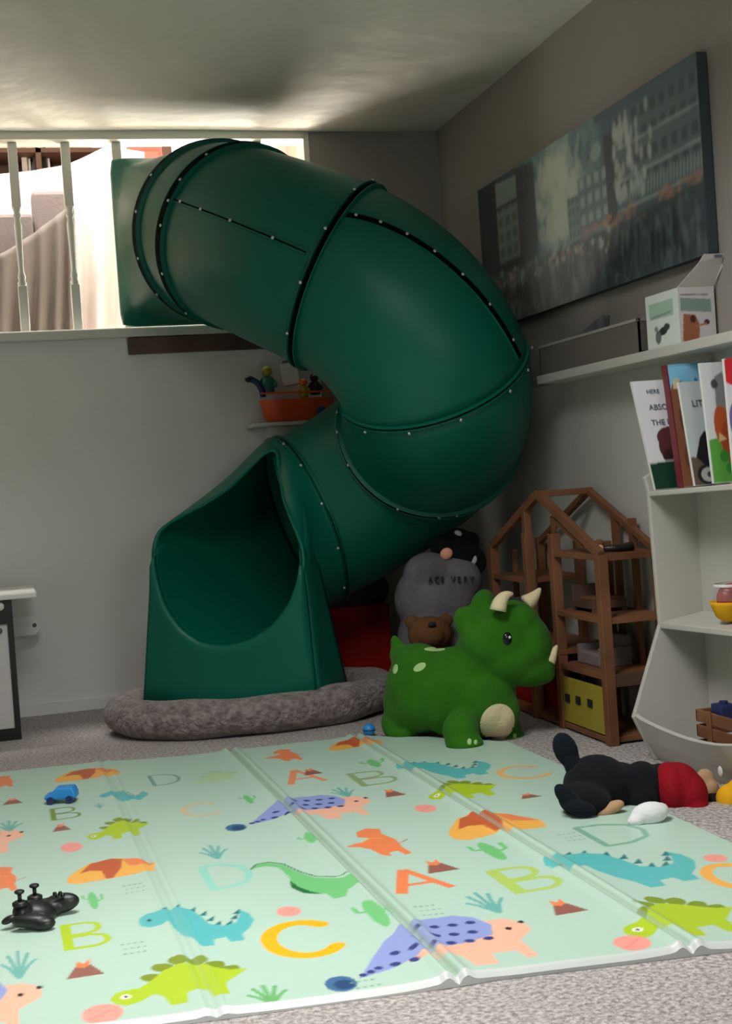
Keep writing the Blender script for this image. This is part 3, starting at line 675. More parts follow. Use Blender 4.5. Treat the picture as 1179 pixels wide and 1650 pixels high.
# ================================================================ PLUSH DOG LYING DOWN
pz = on_z(985, 1330, .012)
dog = thing('plush_toy', 'black plush toy in red shorts with white mitten lying before the white shelf', 'plush toy', (pz[0], pz[1], .012))
YB = 3.33
blob('body', [pe(962, 1266, YB, 56, 50, 52), pe(942, 1290, YB-.07, 44, 29, 36, -.2), pe(1000, 1270, YB, 40, 42, 44), pe(1035, 1270, YB, 34, 44, 44), pe(1030, 1285, YB-.04, 30, 30, 30), pe(1065, 1272, YB, 36, 42, 42),
    pe(1150, 1296, YB-.06, 34, 18, 22)], M['black_plush'], dog, .006, 5)
blob('ear', [pe(911, 1208, YB+.03, 20, 30, 12, .35), pe(925, 1236, YB+.02, 16, 26, 12, .35)], M['navy_plush'], dog, .005, 5, label='long floppy ear standing up')
blob('ear', [pe(915, 1286, YB-.10, 15, 30, 11, .7), pe(936, 1303, YB-.12, 26, 14, 12, -.3)], M['navy_plush'], dog, .005, 5, label='long ear hanging to the floor')
blob('muzzle', [pe(984, 1302, YB-.11, 24, 10, 14, .35), pe(972, 1308, YB-.11, 18, 8, 12)], M['tan'], dog, .005, 4, label='tan muzzle')
blob('shorts', [pe(1092, 1273, YB-.03, 40, 45, 46), pe(1078, 1272, YB-.03, 28, 44, 46), pe(1110, 1280, YB-.05, 30, 38, 42), pe(1120, 1300, YB-.08, 22, 18, 30)], M['red_cloth'], dog, .006, 4, label='red shorts')
blob('front_paw', [pe(1046, 1311, YB-.235, 31, 19, 20, .12), pe(1026, 1321, YB-.235, 17, 11, 14, .3), pe(1064, 1306, YB-.23, 14, 13, 14)], M['glove'], dog, .005, 4, label='white mitten paw')
blob('foot', [pe(1178, 1288, YB-.10, 25, 26, 26), pe(1196, 1280, YB-.10, 26, 30, 26)], M['yellow_plush'], dog, .006, 4, label='yellow foot')
blob('tail', [pe(1136, 1256, YB+.02, 16, 18, 14), pe(1146, 1272, YB+.0, 13, 16, 12)], M['tan'], dog, .005, 4, label='tan tail stub')

# ================================================================ GAME CONTROLLER
cz = on_z(70, 1492, .014)
gp = thing('game_controller', 'black game controller lying on the sunlit near left part of the mat', 'controller', (cz[0], cz[1], .014))
YC = 3.02
blob('shell', [pe(58, 1468, YC, 34, 17, 26, -.25), pe(98, 1455, YC+.02, 31, 16, 16, .12), pe(78, 1462, YC+.02, 30, 15, 20), pe(52, 1484, YC-.07, 35, 12, 14, -.08), pe(70, 1488, YC-.08, 20, 11, 14), pe(36, 1470, YC-.02, 16, 18, 20)], M['black'], gp, .003, 5)
for px, py, Y in ((32, 1454, YC-.03), (56, 1444, YC+.02)):
    b0 = on_y(px, py, Y); b1 = on_y(px-1, py-19, Y)
    s = obj('thumbstick', join(tube([b0, b0+(b1-b0)*.75], .0042, 12), lathe(b0+(b1-b0)*.75, [(.0, 0), (.0085, .0), (.0105, .002), (.0105, .005), (.008, .007), (0, .006)], 16)), M['black'], gp, smooth=True)
    obj('stick_collar', lathe(b0+np.array([0, 0, -.006]), [(.016, 0), (.016, .006), (.011, .009), (.0, .009)], 18), M['black'], gp, smooth=True)
for px, py in ((88, 1440), (97, 1439), (92, 1444), (101, 1443)):
    obj('button', ellipsoid(on_y(px, py, YC), (.0045, .003, .0045)), M['eye'], gp, smooth=True)
obj('trigger', join(*[pe(14, 1482, YC-.04, 13, 6, 8, .4)]), M['black'], gp, smooth=True)

# ================================================================ BLUE TOY CAR, BLUE BALL
bz = on_z(100, 1293, .014)
car = thing('toy_car', 'bright blue plastic toy car near the far left of the mat', 'toy', (bz[0], bz[1], .014))
k = 4.3/F_PX
def lowcar(c, w, d, h):
    prof = [(-.5, .25), (-.5, .55), (-.28, .62), (-.12, 1.0), (.42, 1.0), (.5, .6), (.5, .25)]
    return prism([np.asarray(c)+E1*x*w+E2*z*h+E3*d/2 for x, z in prof], -E3*d)
obj('car_body', lowcar((bz[0], bz[1], .016), .092, .055, .045), M['blue'], car, bevel=.006)
for sx in (-.3, .3):
    for sd in (-1, 1):
        obj('wheel', lathe(np.array([bz[0], bz[1], .027])+E1*sx*.092+E3*sd*.024, [(0, -.006), (.011, -.006), (.011, .006), (0, .006)], 14, axis=E3, ref=E1), M['navy'], car)
bl = on_z(595, 1186, 0.0)
ball = thing('toy_ball', 'small dark blue ball beside the dinosaur back foot', 'ball', (bl[0], bl[1], 0))
obj('ball_shell', ellipsoid((bl[0], bl[1], .022), (.022, .022, .022)), M['blue'], ball, smooth=True)
obj('seam_band', lathe((bl[0], bl[1], .022), [(.0221, -.002), (.0226, 0), (.0221, .002)], 24), M['navy'], ball, smooth=True)

# ================================================================ LEFT CABINET
cx1 = .066; cyF = 5.45
cab = thing('play_cabinet', 'white topped toy cabinet with black frame at the left edge', 'cabinet', (-.1, 5.6, 0))
zt = .545
obj('top', box(-.42, .160, cyF-.02, 5.93, zt-.012, zt+.008), M['white'], cab, bevel=.004)
for nm, b in (('frame_post', (cx1-.022, cx1, cyF, cyF+.03, 0, zt-.012)), ('frame_post', (-.40, -.378, cyF, cyF+.03, 0, zt-.012)), ('frame_post', (cx1-.022, cx1, 5.86, 5.89, 0, zt-.012)), ('frame_post', (-.4, -.378, 5.86, 5.89, 0, zt-.012)),
    ('header_bar', (-.378, cx1-.022, cyF, cyF+.03, zt-.105, zt-.012)), ('bottom_bar', (-.378, cx1-.022, cyF, cyF+.03, 0, .045))): obj(nm, box(*b), M['black'], cab)
obj('front_panel', box(-.378, cx1-.022, cyF+.008, cyF+.02, .045, zt-.105), M['silver'], cab)
kb = on_y(0, 978, cyF-.01); obj('dial', lathe(kb, [(.0, 0), (.014, 0), (.016, .012), (0, .014)], 18, axis=(0, 1, 0)), M['white'], cab, smooth=True)
kb = on_y(-1, 1017, cyF+.0); obj('knob', lathe(kb, [(.0, 0), (.011, 0), (.012, .010), (0, .011)], 18, axis=(0, 1, 0)), M['slate'], cab, smooth=True)
tb = [on_y(px, py, 5.90) for px, py in [(8, 994), (50, 993)]+[(52+14*math.sin(a), 1008.5-15.5*math.cos(a)) for a in np.linspace(.1, PI-.1, 9)]+[(50, 1024), (10, 1028)]]
tbo = obj('rounded_tab', prism(tb, (0, .02, 0)), M['white'], cab, bevel=.003)
obj('tab_hole', lathe(on_y(55.5, 1007.5, 5.899), [(0, 0), (.009, 0), (.009, .002), (0, .002)], 16, axis=(0, 1, 0)), M['slate'], tbo)

# ================================================================ WALL SHELF AND ORANGE BOAT
s0 = on_y(415, 684, 5.86); shz = s0[2]
ws = thing('wall_shelf', 'small white wall shelf under the slide bend', 'shelf', (1.34, WY, shz))
sx0 = on_y(408, 684, 5.84)[0]
obj('board', box(sx0, 1.62, 5.82, WY-.001, shz-.012, shz+.004), M['trim'], ws, bevel=.003)
obj('bracket_box', box(sx0+.075, 1.60, 5.87, WY-.001, shz-.16, shz-.012), M['trim'], ws, bevel=.003)
bt = thing('toy_boat', 'orange plastic toy boat on the small white wall shelf', 'toy', (1.3, 5.9, shz+.004))
yb = 5.90
def hull():
    rows = []
    for s, z, w in ((0, .004, .82), (.3, .03, .90), (1.0, .098, 1.0), (1.0, .098, .93), (.4, .05, .85)):
        a0, a1 = on_y(417, 640, yb)[0], on_y(538, 640, yb)[0]; c = (a0+a1)/2; h = (a1-a0)/2*w
        rows.append([np.array([c+h*np.sign(math.cos(t))*abs(math.cos(t))**.6, yb+.055*(.6+.4*s)*np.sign(math.sin(t))*abs(math.sin(t))**.8, shz+.004+z]) for t in np.linspace(0, 2*PI, 32, endpoint=False)])
    V, Fc = grid(rows, True); Fc += [tuple(range(32)), tuple(range(len(V)-32, len(V)))]
    return V, Fc
obj('hull', hull(), M['orange'], bt, smooth=False, bevel=.004)
wc = on_y(517, 662, yb-.058); obj('paddle_wheel', lathe(wc, [(0, -.008), (.02, -.008), (.022, 0), (.02, .008), (0, .008)], 20, axis=(0, 1, 0)), M['navy'], bt, smooth=True)
obj('rail', join(bar(on_y(420, 634, yb-.056), on_y(536, 630, yb-.056), .006, .008)), M['orange'], bt)
def toyfig(label, px, py, hp, mb, mh, Y=5.90):
    b0 = on_y(px, py, Y); k = (CM[2]@(b0-CAM))/F_PX; h = hp*k
    t = thing('toy_figure', label, 'toy', b0, 'little figures riding in the orange boat')
    obj('torso', lathe(b0, [(0, 0), (h*.22, 0), (h*.24, h*.2), (h*.17, h*.58), (0, h*.6)], 16), mb, t, smooth=True)
    obj('head', ellipsoid(b0+np.array([0, 0, h*.77]), (h*.2, h*.23, h*.2)), mh, t, smooth=True)
    for s in (-1, 1): obj('arm', tube([b0+E1*s*h*.15+E2*h*.52, b0+E1*s*h*.3+E2*h*.32-E3*-.004, b0+E1*s*h*.28+E2*h*.2], h*.06, 8), mb, t, smooth=True)
toyfig('figure with orange head and yellow body at the boat side', 490, 641, 32, M['yellow'], M['orange'], 5.86)
toyfig('teal toy figure behind the boat rail, left of centre', 432, 634, 46, M['teal'], M['yellow'], 5.92)
toyfig('black toy figure at the right end of the orange boat', 508, 636, 36, M['black'], M['black'], 5.93)
nv = thing('toy_hook', 'dark blue curved toy hook leaning out over the left end of the boat', 'toy', on_y(424, 640, 5.9))
obj('arm', tube([on_y(p[0], p[1], 5.9) for p in curve3((424, 640), (420, 612), (400, 611))], .013, 10), M['navy'], nv, smooth=True)
obj('hand', ellipsoid(on_y(402, 611, 5.9), (.022, .014, .014)), M['black'], nv, smooth=True)
bk = thing('toy_block', 'pale grey toy block standing in the orange boat', 'toy', on_y(468, 626, 5.93))
obj('block_body', frame_box(on_y(468, 603, 5.93), rotax(.12), (.037, .048, .03)), M['paper'], bk, bevel=.004)
obj('block_lid', frame_box(on_y(466, 584, 5.93), rotax(.12), (.03, .01, .026)), M['greyplush'], bk, bevel=.003)

# ================================================================ PAINTING ON THE RIGHT WALL
py0, py1, pz0, pz1 = 3.600, 5.432, 1.470, 2.045
L_, Hh = py1-py0, pz1-pz0
cv = Print(0, L_, 0, Hh, .006, srgb(70, 92, 98))
def rnd(a, b): return a+(b-a)*random.random()
c_sky = [srgb(96, 128, 130), srgb(120, 150, 148), srgb(150, 174, 166), srgb(72, 98, 106)]
for i in range(900):
    x, y = rnd(0, L_), rnd(.35*Hh, Hh); d = abs(x-.80)/.9; c = c_sky[2] if d < .14 else random.choice(c_sky[:2]) if d < .42 else c_sky[3]
    cv.ell(x, y, rnd(.02, .06), rnd(.01, .035), c, rnd(0, 3), .45)
for i in range(160): cv.ell(.80+random.gauss(0, .11), rnd(.42, .9)*Hh, rnd(.01, .05), rnd(.02, .05), srgb(196, 206, 188), rnd(0, 3), .35)
# x = 0 is the far (left) end as seen
def building(x0, x1, top, bot, wall, win, nx, ny, side=None):
    cv.poly([(x0, bot), (x0, top), (x1, top*.985), (x1, bot)], wall)
    for i in range(nx):
        for j in range(ny):
            xx = x0+(i+.5)/nx*(x1-x0); yy = bot+(j+.6)/ny*(top-bot); cv.poly([(xx-.3/nx*(x1-x0), yy-.3/ny*(top-bot)), (xx-.3/nx*(x1-x0), yy+.28/ny*(top-bot)), (xx+.3/nx*(x1-x0), yy+.28/ny*(top-bot)), (xx+.3/nx*(x1-x0), yy-.3/ny*(top-bot))], win)
dk = srgb(44, 56, 62)
cv.poly([(0, .2), (0, Hh), (.60, Hh*.96), (.60, .2)], srgb(52, 66, 72)); cv.poly([(.0, .25), (0, Hh), (.20, Hh), (.20, .25)], srgb(44, 56, 62))
building(.20, .42, Hh*.94, .24, srgb(128, 146, 142), srgb(92, 110, 110), 3, 5); cv.poly([(.20, Hh*.80), (.20, Hh*.97), (.42, Hh*.95), (.42, Hh*.80)], srgb(140, 156, 150)); cv.line([(.2, Hh*.79), (.42, Hh*.79)], .012, dk)
building(.42, .58, Hh*.99, .22, srgb(48, 60, 68), srgb(58, 72, 78), 3, 6)
building(.88, .98, Hh*.62, .2, srgb(120, 140, 138), srgb(84, 104, 104), 3, 4)
building(.98, 1.22, Hh*.70, .22, srgb(96, 116, 118), srgb(150, 166, 160), 4, 3); building(1.20, 1.27, Hh*.86, .20, dk, dk, 1, 1)
building(1.27, L_-.0, Hh*.93, .26, srgb(86, 108, 112), srgb(60, 78, 84), 9, 4)
for y in (.40, .56, .74): cv.line([(1.27, Hh*y), (L_, Hh*(y+.01))], .008, srgb(150, 168, 164))
for i in range(70): cv.ell(1.27+abs(random.gauss(0, .12)), rnd(.45, .9)*Hh, .012, .022, srgb(182, 192, 184), 0, .6)
for i in range(26): cv.line([(1.30+i*.021, .245), (1.30+i*.021+.008, .30)], .007, srgb(150, 166, 164))
cv.poly([(0, 0), (0, .17), (L_, .21), (L_, 0)], srgb(62, 76, 80))
for i in range(500):
    x = rnd(0, L_); cv.ell(x, rnd(0, .17), rnd(.005, .02), rnd(.015, .05), random.choice([srgb(48, 58, 64), srgb(74, 92, 96), srgb(58, 70, 78), srgb(96, 112, 112)]), 0, .5)
for i in range(220):
    x = rnd(.0, L_); w = .6 if x > 1.0 or x < .22 else .25
    if random.random() < w: cv.ell(x, .19+(.02 if x > 1 else -.02)+random.gauss(0, .012)+.03*max(0, x-1.2), rnd(.008, .028), rnd(.005, .014), random.choice([srgb(158, 112, 88), srgb(178, 136, 108), srgb(136, 98, 82)]), 0, .55)
for i in range(60): cv.ell(rnd(.2, 1.2), .16+random.gauss(0, .02), rnd(.005, .02), rnd(.004, .012), srgb(176, 184, 176), 0, .7)
for x in (.30, .36, .60, .72, .9): cv.poly([(x, .02), (x-.04, .16), (x+.015, .16), (x+.03, .02)], srgb(118, 134, 134), .6)
cv.poly([(.08, 0), (.14, .0), (.42, .17), (.40, .18)], srgb(130, 142, 140), .6)
for i in range(90): cv.ell(rnd(.05, 1.7), rnd(.04, .15), rnd(.006, .016), rnd(.02, .05), srgb(34, 42, 48), 0, .7)
for i in range(60): cv.line([(x := rnd(.1, .55), Hh*.15), (x+.004, Hh*.15+rnd(.01, .05))], .006, srgb(30, 38, 44), .6)
def soften(b, n):
    for _ in range(n):
        p = np.pad(b, ((1, 1), (1, 1), (0, 0)), 'edge'); b = (p[:-2, 1:-1]+p[2:, 1:-1]+p[1:-1, :-2]+p[1:-1, 2:]+2*p[1:-1, 1:-1])/6
    return b
cv.buf = soften(cv.buf, 5)
cp = thing('canvas_painting', 'long canvas painting of a misty city street on the right wall', 'painting', (WX, (py0+py1)/2, pz0))
cv.build('painted_face', M['canvas'], cp, lambda x, y: np.stack([np.full_like(x, WX-.0365), py1-x, pz0+y], 1), smooth=False)
obj('stretcher', box(WX-.036, WX-.002, py0, py1, pz0, pz1), M['canvas_edge'], cp, bevel=.003)

# ================================================================ WALL LEDGE ON THE RIGHT WALL WITH BIN AND BOX
SXF = 1.946; shz2 = 1.222
wl = thing('wall_ledge', 'long white wall ledge below the street painting', 'shelf', (WX, 4.0, shz2))
obj('board', box(SXF, WX-.001, 2.6, 4.70, shz2-.03, shz2), M['whiteshelf'], wl, bevel=.003)
obj('end_cap', box(SXF, WX-.001, 4.70, 4.706, shz2-.03, shz2), M['whiteshelf'], wl)
fb = thing('fabric_bin', 'low grey fabric storage bin on the wall ledge beside the slide', 'bin', (2.0, 4.3, shz2))
y0, y1 = 3.90, 4.69
hB = .100
obj('bin_wall', join(box(SXF+.01, SXF+.016, y0, y1, shz2, shz2+hB), box(WX-.012, WX-.006, y0, y1, shz2, shz2+hB), box(SXF+.01, WX-.006, y0, y0+.006, shz2, shz2+hB), box(SXF+.01, WX-.006, y1-.006, y1, shz2, shz2+hB), box(SXF+.012, WX-.008, y0, y1, shz2, shz2+.006)), M['greybin'], fb)
obj('rim', join(box(SXF+.007, SXF+.019, y0-.003, y1+.003, shz2+hB-.004, shz2+hB+.006), box(SXF+.007, WX-.004, y0-.003, y0+.009, shz2+hB-.004, shz2+hB+.006)), M['binrim'], fb, bevel=.002)
cl = thing('folded_cloth', 'crumpled grey cloth poking out of the low fabric bin', 'cloth', (2.01, 4.35, shz2+.02))
blob('cloth_fold', [prism([on_x(905, 556, 2.0), on_x(940, 530, 2.0), on_x(968, 506, 2.0), on_x(966, 535, 2.0), on_x(985, 552, 2.0)], (.035, 0, 0)), ellipsoid(on_x(930, 553, 2.01), (.035, .09, .03))], M['greyplush'], cl, .006, 5)
# white printed box with a lid flap
bx = thing('product_box', 'white and mint printed cardboard box with raised flap on the wall ledge', 'box', (2.0, 3.6, shz2))
bY1, bY0 = 3.835, 3.63
bxh = .158
# faces: left one along the wall (facing the room), right one facing the camera
xf, xb = 1.952, 2.066
p1 = Print(0, bY1-bY0, 0, bxh, .004, srgb(206, 214, 206)); wv = bY1-bY0
p1.poly([(.02, .085), (.02, .132), (wv-.035, .132), (wv-.035, .085)], srgb(156, 184, 166)); p1.line([(.03, .09), (wv-.05, .096)], .006, srgb(120, 140, 128))
p1.ell(.10, .045, .03, .012, ink, .1); p1.ell(.07, .03, .018, .02, srgb(96, 110, 104)); p1.ell(.06, .055, .012, .008, srgb(120, 130, 126)); p1.ell(.125, .055, .02, .010, srgb(60, 66, 66))
p1.build('side_panel', M['print'], bx, lambda x, y: np.stack([np.full_like(x, xf-.0006), bY1-x, shz2+y], 1), smooth=False)
wf = xb-xf
p2 = Print(0, wf, 0, bxh, .003, srgb(196, 192, 192))
p2.poly([(.004, .090), (.004, .128), (wf-.012, .122), (wf-.012, .084)], srgb(124, 148, 138)); p2.line([(.004, .137), (wf-.02, .135)], .004, srgb(120, 112, 108))
p2.poly([(.006, .004), (.012, .082), (.05, .078), (.062, .05), (.060, .012), (.02, .0)], srgb(150, 92, 64)); p2.ell(.042, .066, .009, .011, srgb(70, 36, 34)); p2.ell(.086, .056, .009, .008, srgb(60, 48, 54)); p2.line([(.05, .045), (.085, .052)], .006, srgb(170, 110, 90))
p2.build('front_panel', M['print'], bx, lambda x, y: np.stack([xf+x, np.full_like(x, bY0-.0006), shz2+y], 1), smooth=False)
obj('box_shell', box(xf, xb, bY0, bY1, shz2+.001, shz2+bxh), M['paper'], bx)
fA = np.array([xf, bY0, shz2+bxh]); fB = np.array([xb, bY0, shz2+bxh])
flp = [fA, fB, on_plane(1145, 452, fA, (0, -1, 0)), on_plane(1173, 408, (0, bY0+.02, 0), (0, -1, 0)), on_plane(1127, 407, (0, bY0+.02, 0), (0, -1, 0)), on_plane(1110, 428, (0, bY0+.01, 0), (0, -1, 0))]
flap = obj('lid_flap', prism([fA, fB, fB+np.array([.012, -.05, .062]), fB+np.array([.014, -.052, .085]), fA+np.array([.062, -.052, .085]), fA+np.array([.048, -.045, .062])], (.0, .003, .001)), M['paper'], bx)
obj('flap_slot', frame_box(fA+np.array([.105, -.0535, .078]), np.eye(3), (.012, .0012, .004)), M['slate'], flap)

# ================================================================ DOLLHOUSE
DX0, DX1 = 1.838, 2.055
dY0, dYm, dY1 = 4.05, 4.535, 5.02
zA, z2, z1 = .605, .405, .225
dh = thing('dollhouse', 'open wooden dollhouse with gabled frame against the right wall', 'dollhouse', (1.95, 4.5, 0))
def post(x, y, z0, zt, w=.03, m='pine'): return obj('post', box(x-w/2, x+w/2, y-w/2, y+w/2, z0, zt), M[m], dh, bevel=.002)
for y in (dY0, 4.42, 4.66, dY1):
    post(DX0+.012, y, .0, zA if y in (dY0, dY1) else zA+.06, .034)
    post(DX1-.012, y, .0, zA+.02, .028)
def floorp(z, y0, y1, t=.018): return obj('floor_panel', box(DX0, DX1, y0, y1, z-t, z), M['pine'], dh, bevel=.002)
floorp(zA, dY0, 4.44); floorp(z2, dY0, 4.44); floorp(z1, dY0, 4.44); floorp(.025, dY0, dY1); floorp(.50, 4.66, dY1); floorp(.27, 4.40, dY1)
zR = .800
for x, nm in ((DX0+.012, 'front'), (DX1-.012, 'back')):
    w = .030 if nm == 'front' else .022
    obj('rafter', bar((x, dYm, zR), (x, dY0-.005, zA), .022, w), M['pine'], dh, bevel=.002); obj('rafter', bar((x, dYm, zR), (x, dY1+.005, zA), .022, w), M['pine'], dh, bevel=.002)
obj('ridge_beam', bar((DX0, dYm, zR), (DX1, dYm, zR), .025, .022), M['pine'], dh, bevel=.002)
obj('gable_panel', prism([(DX0+.014, 4.445, zR-.075), (DX0+.014, 4.12, zA+.025), (DX0+.014, 4.20, zA+.02), (DX0+.014, 4.40, zA+.09), (DX0+.014, 4.44, zA)], (.008, 0, 0)), M['pine'], dh)
obj('king_post', box(DX0, DX0+.026, 4.645, 4.675, .03, zR-.05), M['pine'], dh, bevel=.002)
obj('stud', box(DX1-.02, DX1, 4.20, 4.225, zA, zA+.10), M['pine'], dh); obj('stud', box(DX1-.02, DX1, 4.33, 4.355, zA, zR-.07), M['pine'], dh)
for xx in (1.93, 1.985): 
    for za, zb in ((zA-.018, z2), (z2-.018, z1)): obj('back_slat', box(xx-.010, xx+.010, dY1-.02, dY1-.008, zb, za), M['pine'], dh)
obj('side_rail', box(DX0, DX1, dY0-.012, dY0+.006, zA-.02, zA), M['pine'], dh); obj('side_rail', box(DX0, DX1, dY0-.012, dY0+.006, z2-.02, z2), M['pine'], dh); obj('side_rail', box(DX0, DX1, dY0-.012, dY0+.006, z1-.04, z1), M['darkwood'], dh)
for y in (4.20, 4.33): obj('stud', box(DX1-.022, DX1-.004, y-.012, y+.012, z1, zA-.018), M['pine'], dh)
yp = obj('yellow_panel', box(DX0+.002, DX0+.012, dY0+.018, 4.43, .030, z1-.045), M['yellow'], dh, label='yellow painted board with three small dark windows')
for px, py in ((914, 1125), (931, 1129), (950, 1134)):
    c = on_x(px, py, DX0); obj('window_hole', box(DX0-.001, DX0+.003, c[1]-.018, c[1]+.018, c[2]-.013, c[2]+.014), M['hole'], yp)
# toys inside
dl = thing('doll', 'small dark haired doll lying on the attic floor of the dollhouse', 'doll', (1.87, 4.12, zA))
obj('head', ellipsoid((1.875, 4.11, zA+.018), (.014, .016, .014)), M['skin'], dl, smooth=True); obj('hair', ellipsoid((1.877, 4.115, zA+.030), (.018, .016, .016)), M['brown'], dl, smooth=True)
obj('dress', tube([(1.89, 4.11, zA+.014), (1.94, 4.11, zA+.012), (1.99, 4.115, zA+.012)], [.010, .012, .018], 10), M['black'], dl, smooth=True)
tbd = thing('toy_bed', 'dark wooden toy bed on the middle floor of the dollhouse', 'toy furniture', (1.93, 4.27, z2))
obj('bed_base', box(1.88, 2.0, 4.20, 4.36, z2+.012, z2+.04), M['darkwood'], tbd, bevel=.002); obj('headboard', box(1.88, 2.0, 4.355, 4.367, z2, z2+.085), M['darkwood'], tbd, bevel=.002)
obj('blanket', box(1.884, 1.996, 4.20, 4.31, z2+.04, z2+.05), M['brown'], tbd, bevel=.003)
for x in (1.885, 1.99): obj('leg', box(x-.005, x+.01, 4.20, 4.212, z2, z2+.012), M['darkwood'], tbd)
tsf = thing('toy_sofa', 'grey toy sofa on the low floor of the dollhouse', 'toy furniture', (1.94, 4.27, z1))
obj('seat', box(1.89, 2.0, 4.20, 4.36, z1, z1+.045), M['armchair'], tsf, bevel=.006); obj('backrest', box(1.98, 2.01, 4.20, 4.36, z1+.045, z1+.10), M['armchair'], tsf, bevel=.006)
for y in (4.195, 4.365): obj('armrest', box(1.89, 2.0, y-.012, y+.012, z1+.0, z1+.065), M['armchair'], tsf, bevel=.004)
rb = thing('toy_crate', 'dark red toy crate on the bottom floor of the dollhouse', 'toy', (1.95, 4.75, .025))
obj('crate_body', box(1.885, 2.015, 4.70, 4.97, .026, .18), M['redbag'], rb, bevel=.004); obj('crate_lid', box(1.882, 2.018, 4.697, 4.973, .18, .195), M['redbag'], rb, bevel=.003)

# ================================================================ PILE OF SOFT TOYS BEHIND THE HOPPER
rp = thing('red_pouf', 'dark red fabric pouf in shade right of the slide mouth', 'pouf', (1.42, 5.83, 0))
def pouf(x0, x1, y0, y1, z0, z1, mat, parent, name):
    return blob(name, [box(x0, x1, y0, y1, z0, z1)], mat, parent, .012, 10)
pouf(1.22, 1.62, 5.70, 5.96, .0, .36, M['redbag'], rp, 'pouf_body')
obj('piping', tube([(1.25, 5.715, .343), (1.59, 5.715, .343), (1.59, 5.945, .343), (1.25, 5.945, .343), (1.25, 5.715, .343)], .006, 8), M['redbag'], rp, smooth=True)
db = thing('black_bag', 'black soft bag slumped on top of the red pouf', 'bag', (1.46, 5.83, .36))
blob('bag_body', [ellipsoid((1.46, 5.83, .40), (.15, .042, .10)), ellipsoid((1.54, 5.83, .415), (.12, .055, .10)), ellipsoid((1.36, 5.83, .385), (.08, .03, .07))], M['darkbag'], db, .01, 4)
obj('handle', tube([tuple(p) for p in curve3((1.46, 5.78, .43), (1.54, 5.76, .52), (1.60, 5.78, .45))], .007, 8), M['darkbag'], db, smooth=True)
gs = thing('grey_cushion', 'grey soft sack with faint printed lettering behind the green dinosaur', 'cushion', (1.75, 5.12, 0))
YG = 5.12
gsb = blob('cushion_body', [pe(700, 965, YG, 66, 62, 34), pe(725, 935, YG, 52, 42, 32), pe(690, 925, YG, 42, 36, 30), pe(705, 1030, YG, 66, 70, 40), pe(705, 1090, YG, 64, 50, 42)], M['greyplush'], gs, .009, 5)
for i, (ch, px) in enumerate(zip('ACE VERY', (690, 700, 710, 720, 727, 737, 747, 757))):
    if ch != ' ':
        pt = on_y(px, 939, YG-.078); text('lettering', ch, .034, pt, E1, E2, M['ink'], gs, .006, .8)
bb = thing('brown_bear', 'brown plush bear with dark nose just over the dinosaur back', 'plush toy', (1.66, 4.95, 0))
blob('body', [pe(690, 1090, 4.97, 44, 50, 24), pe(692, 1022, 4.96, 36, 30, 24), pe(664, 1003, 4.97, 12, 12, 9), pe(718, 1000, 4.97, 12, 12, 9), pe(694, 1025, 4.92, 22, 17, 16)], M['brown'], bb, .007, 4)
obj('nose', ellipsoid(on_y(696, 1006, 4.90), (.016, .010, .01)), M['ink'], bb, smooth=True)
bp = thing('black_plush', 'black plush toy with pinkish face on top of the grey sack', 'plush toy', on_y(735, 915, 5.12))
blob('body', [pe(735, 895, 5.14, 40, 30, 28), pe(762, 905, 5.14, 22, 24, 22), pe(712, 880, 5.14, 20, 20, 18), pe(757, 872, 5.14, 16, 16, 14), pe(735, 872, 5.15, 26, 22, 22)], M['black_plush'], bp, .007, 4)
obj('face', ellipsoid(on_y(719, 892, 5.075), (.025, .022, .01), rotax(.5)), M['skin'], bp, smooth=True); obj('badge', ellipsoid(on_y(760, 902, 5.085), (.02, .022, .008), rotax(-.4)), M['paper'], bp, smooth=True)
obj('ear_tip', ellipsoid(on_y(738, 859, 5.10), (.016, .010, .008), rotax(-.5)), M['paper'], bp, smooth=True)

# ================================================================ WHITE TOY SHELF
BY = 3.80; BYn = 2.95
def zs(z, y): return z+.030*(BY-y)
shelf = thing('toy_shelf', 'white bookshelf and toy bin unit along the right wall', 'shelf', (1.95, 3.4, 0))
prof = [(2.06, .0), (1.862, .0), (1.800, .134), (1.905, .402), (1.896, .797), (1.885, .842), (1.92, .86), (2.06, .96)]
for y in (BY, BYn+.018): obj('side_panel', prism([(x, y, z) for x, z in prof], (0, -.018, 0)), M['whiteshelf'], shelf, bevel=.003)
def slab(x0, x1, za, zb, t, y0=BYn+.018, y1=BY-.018):
    v = []
    return join(prism([(x0, y1, za), (x1, y1, zb), (x1, y1, zb-t), (x0, y1, za-t)], (0, y0-y1, .030*(y1-y0))))
obj('top_tray', slab(1.895, 2.05, .800, .800, .016), M['whiteshelf'], shelf, bevel=.003); obj('middle_shelf', slab(1.904, 2.05, .408, .43, .018), M['whiteshelf'], shelf, bevel=.003)
obj('back_panel', box(2.05, 2.06, BYn, BY, .0, .96), M['whiteshelf'], shelf)
dY = 3.285; obj('divider', prism([(1.899, dY, .42), (1.899, dY, .80), (2.05, dY, .80), (2.05, dY, .43)], (0, -.016, 0)), M['whiteshelf'], shelf, bevel=.002)
obj('bin_floor', slab(1.87, 2.05, .04, .03, .014), M['whiteshelf'], shelf)
ys = np.linspace(BY-.018, BYn+.018, 40)
def lipz(y): t = BY-.018-y; return .140-.032*abs(math.sin(t/.66*PI))**.9+.034*t
def lipx(z): return np.interp(z, [0, .134, .402], [1.862, 1.80, 1.905])
rows = [[(lipx(0)+.012, y, .0) for y in ys], [(lipx(.07)+.006, y, .06) for y in ys], [(lipx(lipz(y)), y, lipz(y)) for y in ys], [(lipx(lipz(y))+.012, y, lipz(y)+.004) for y in ys], [(lipx(.06)+.02, y, .06) for y in ys]]
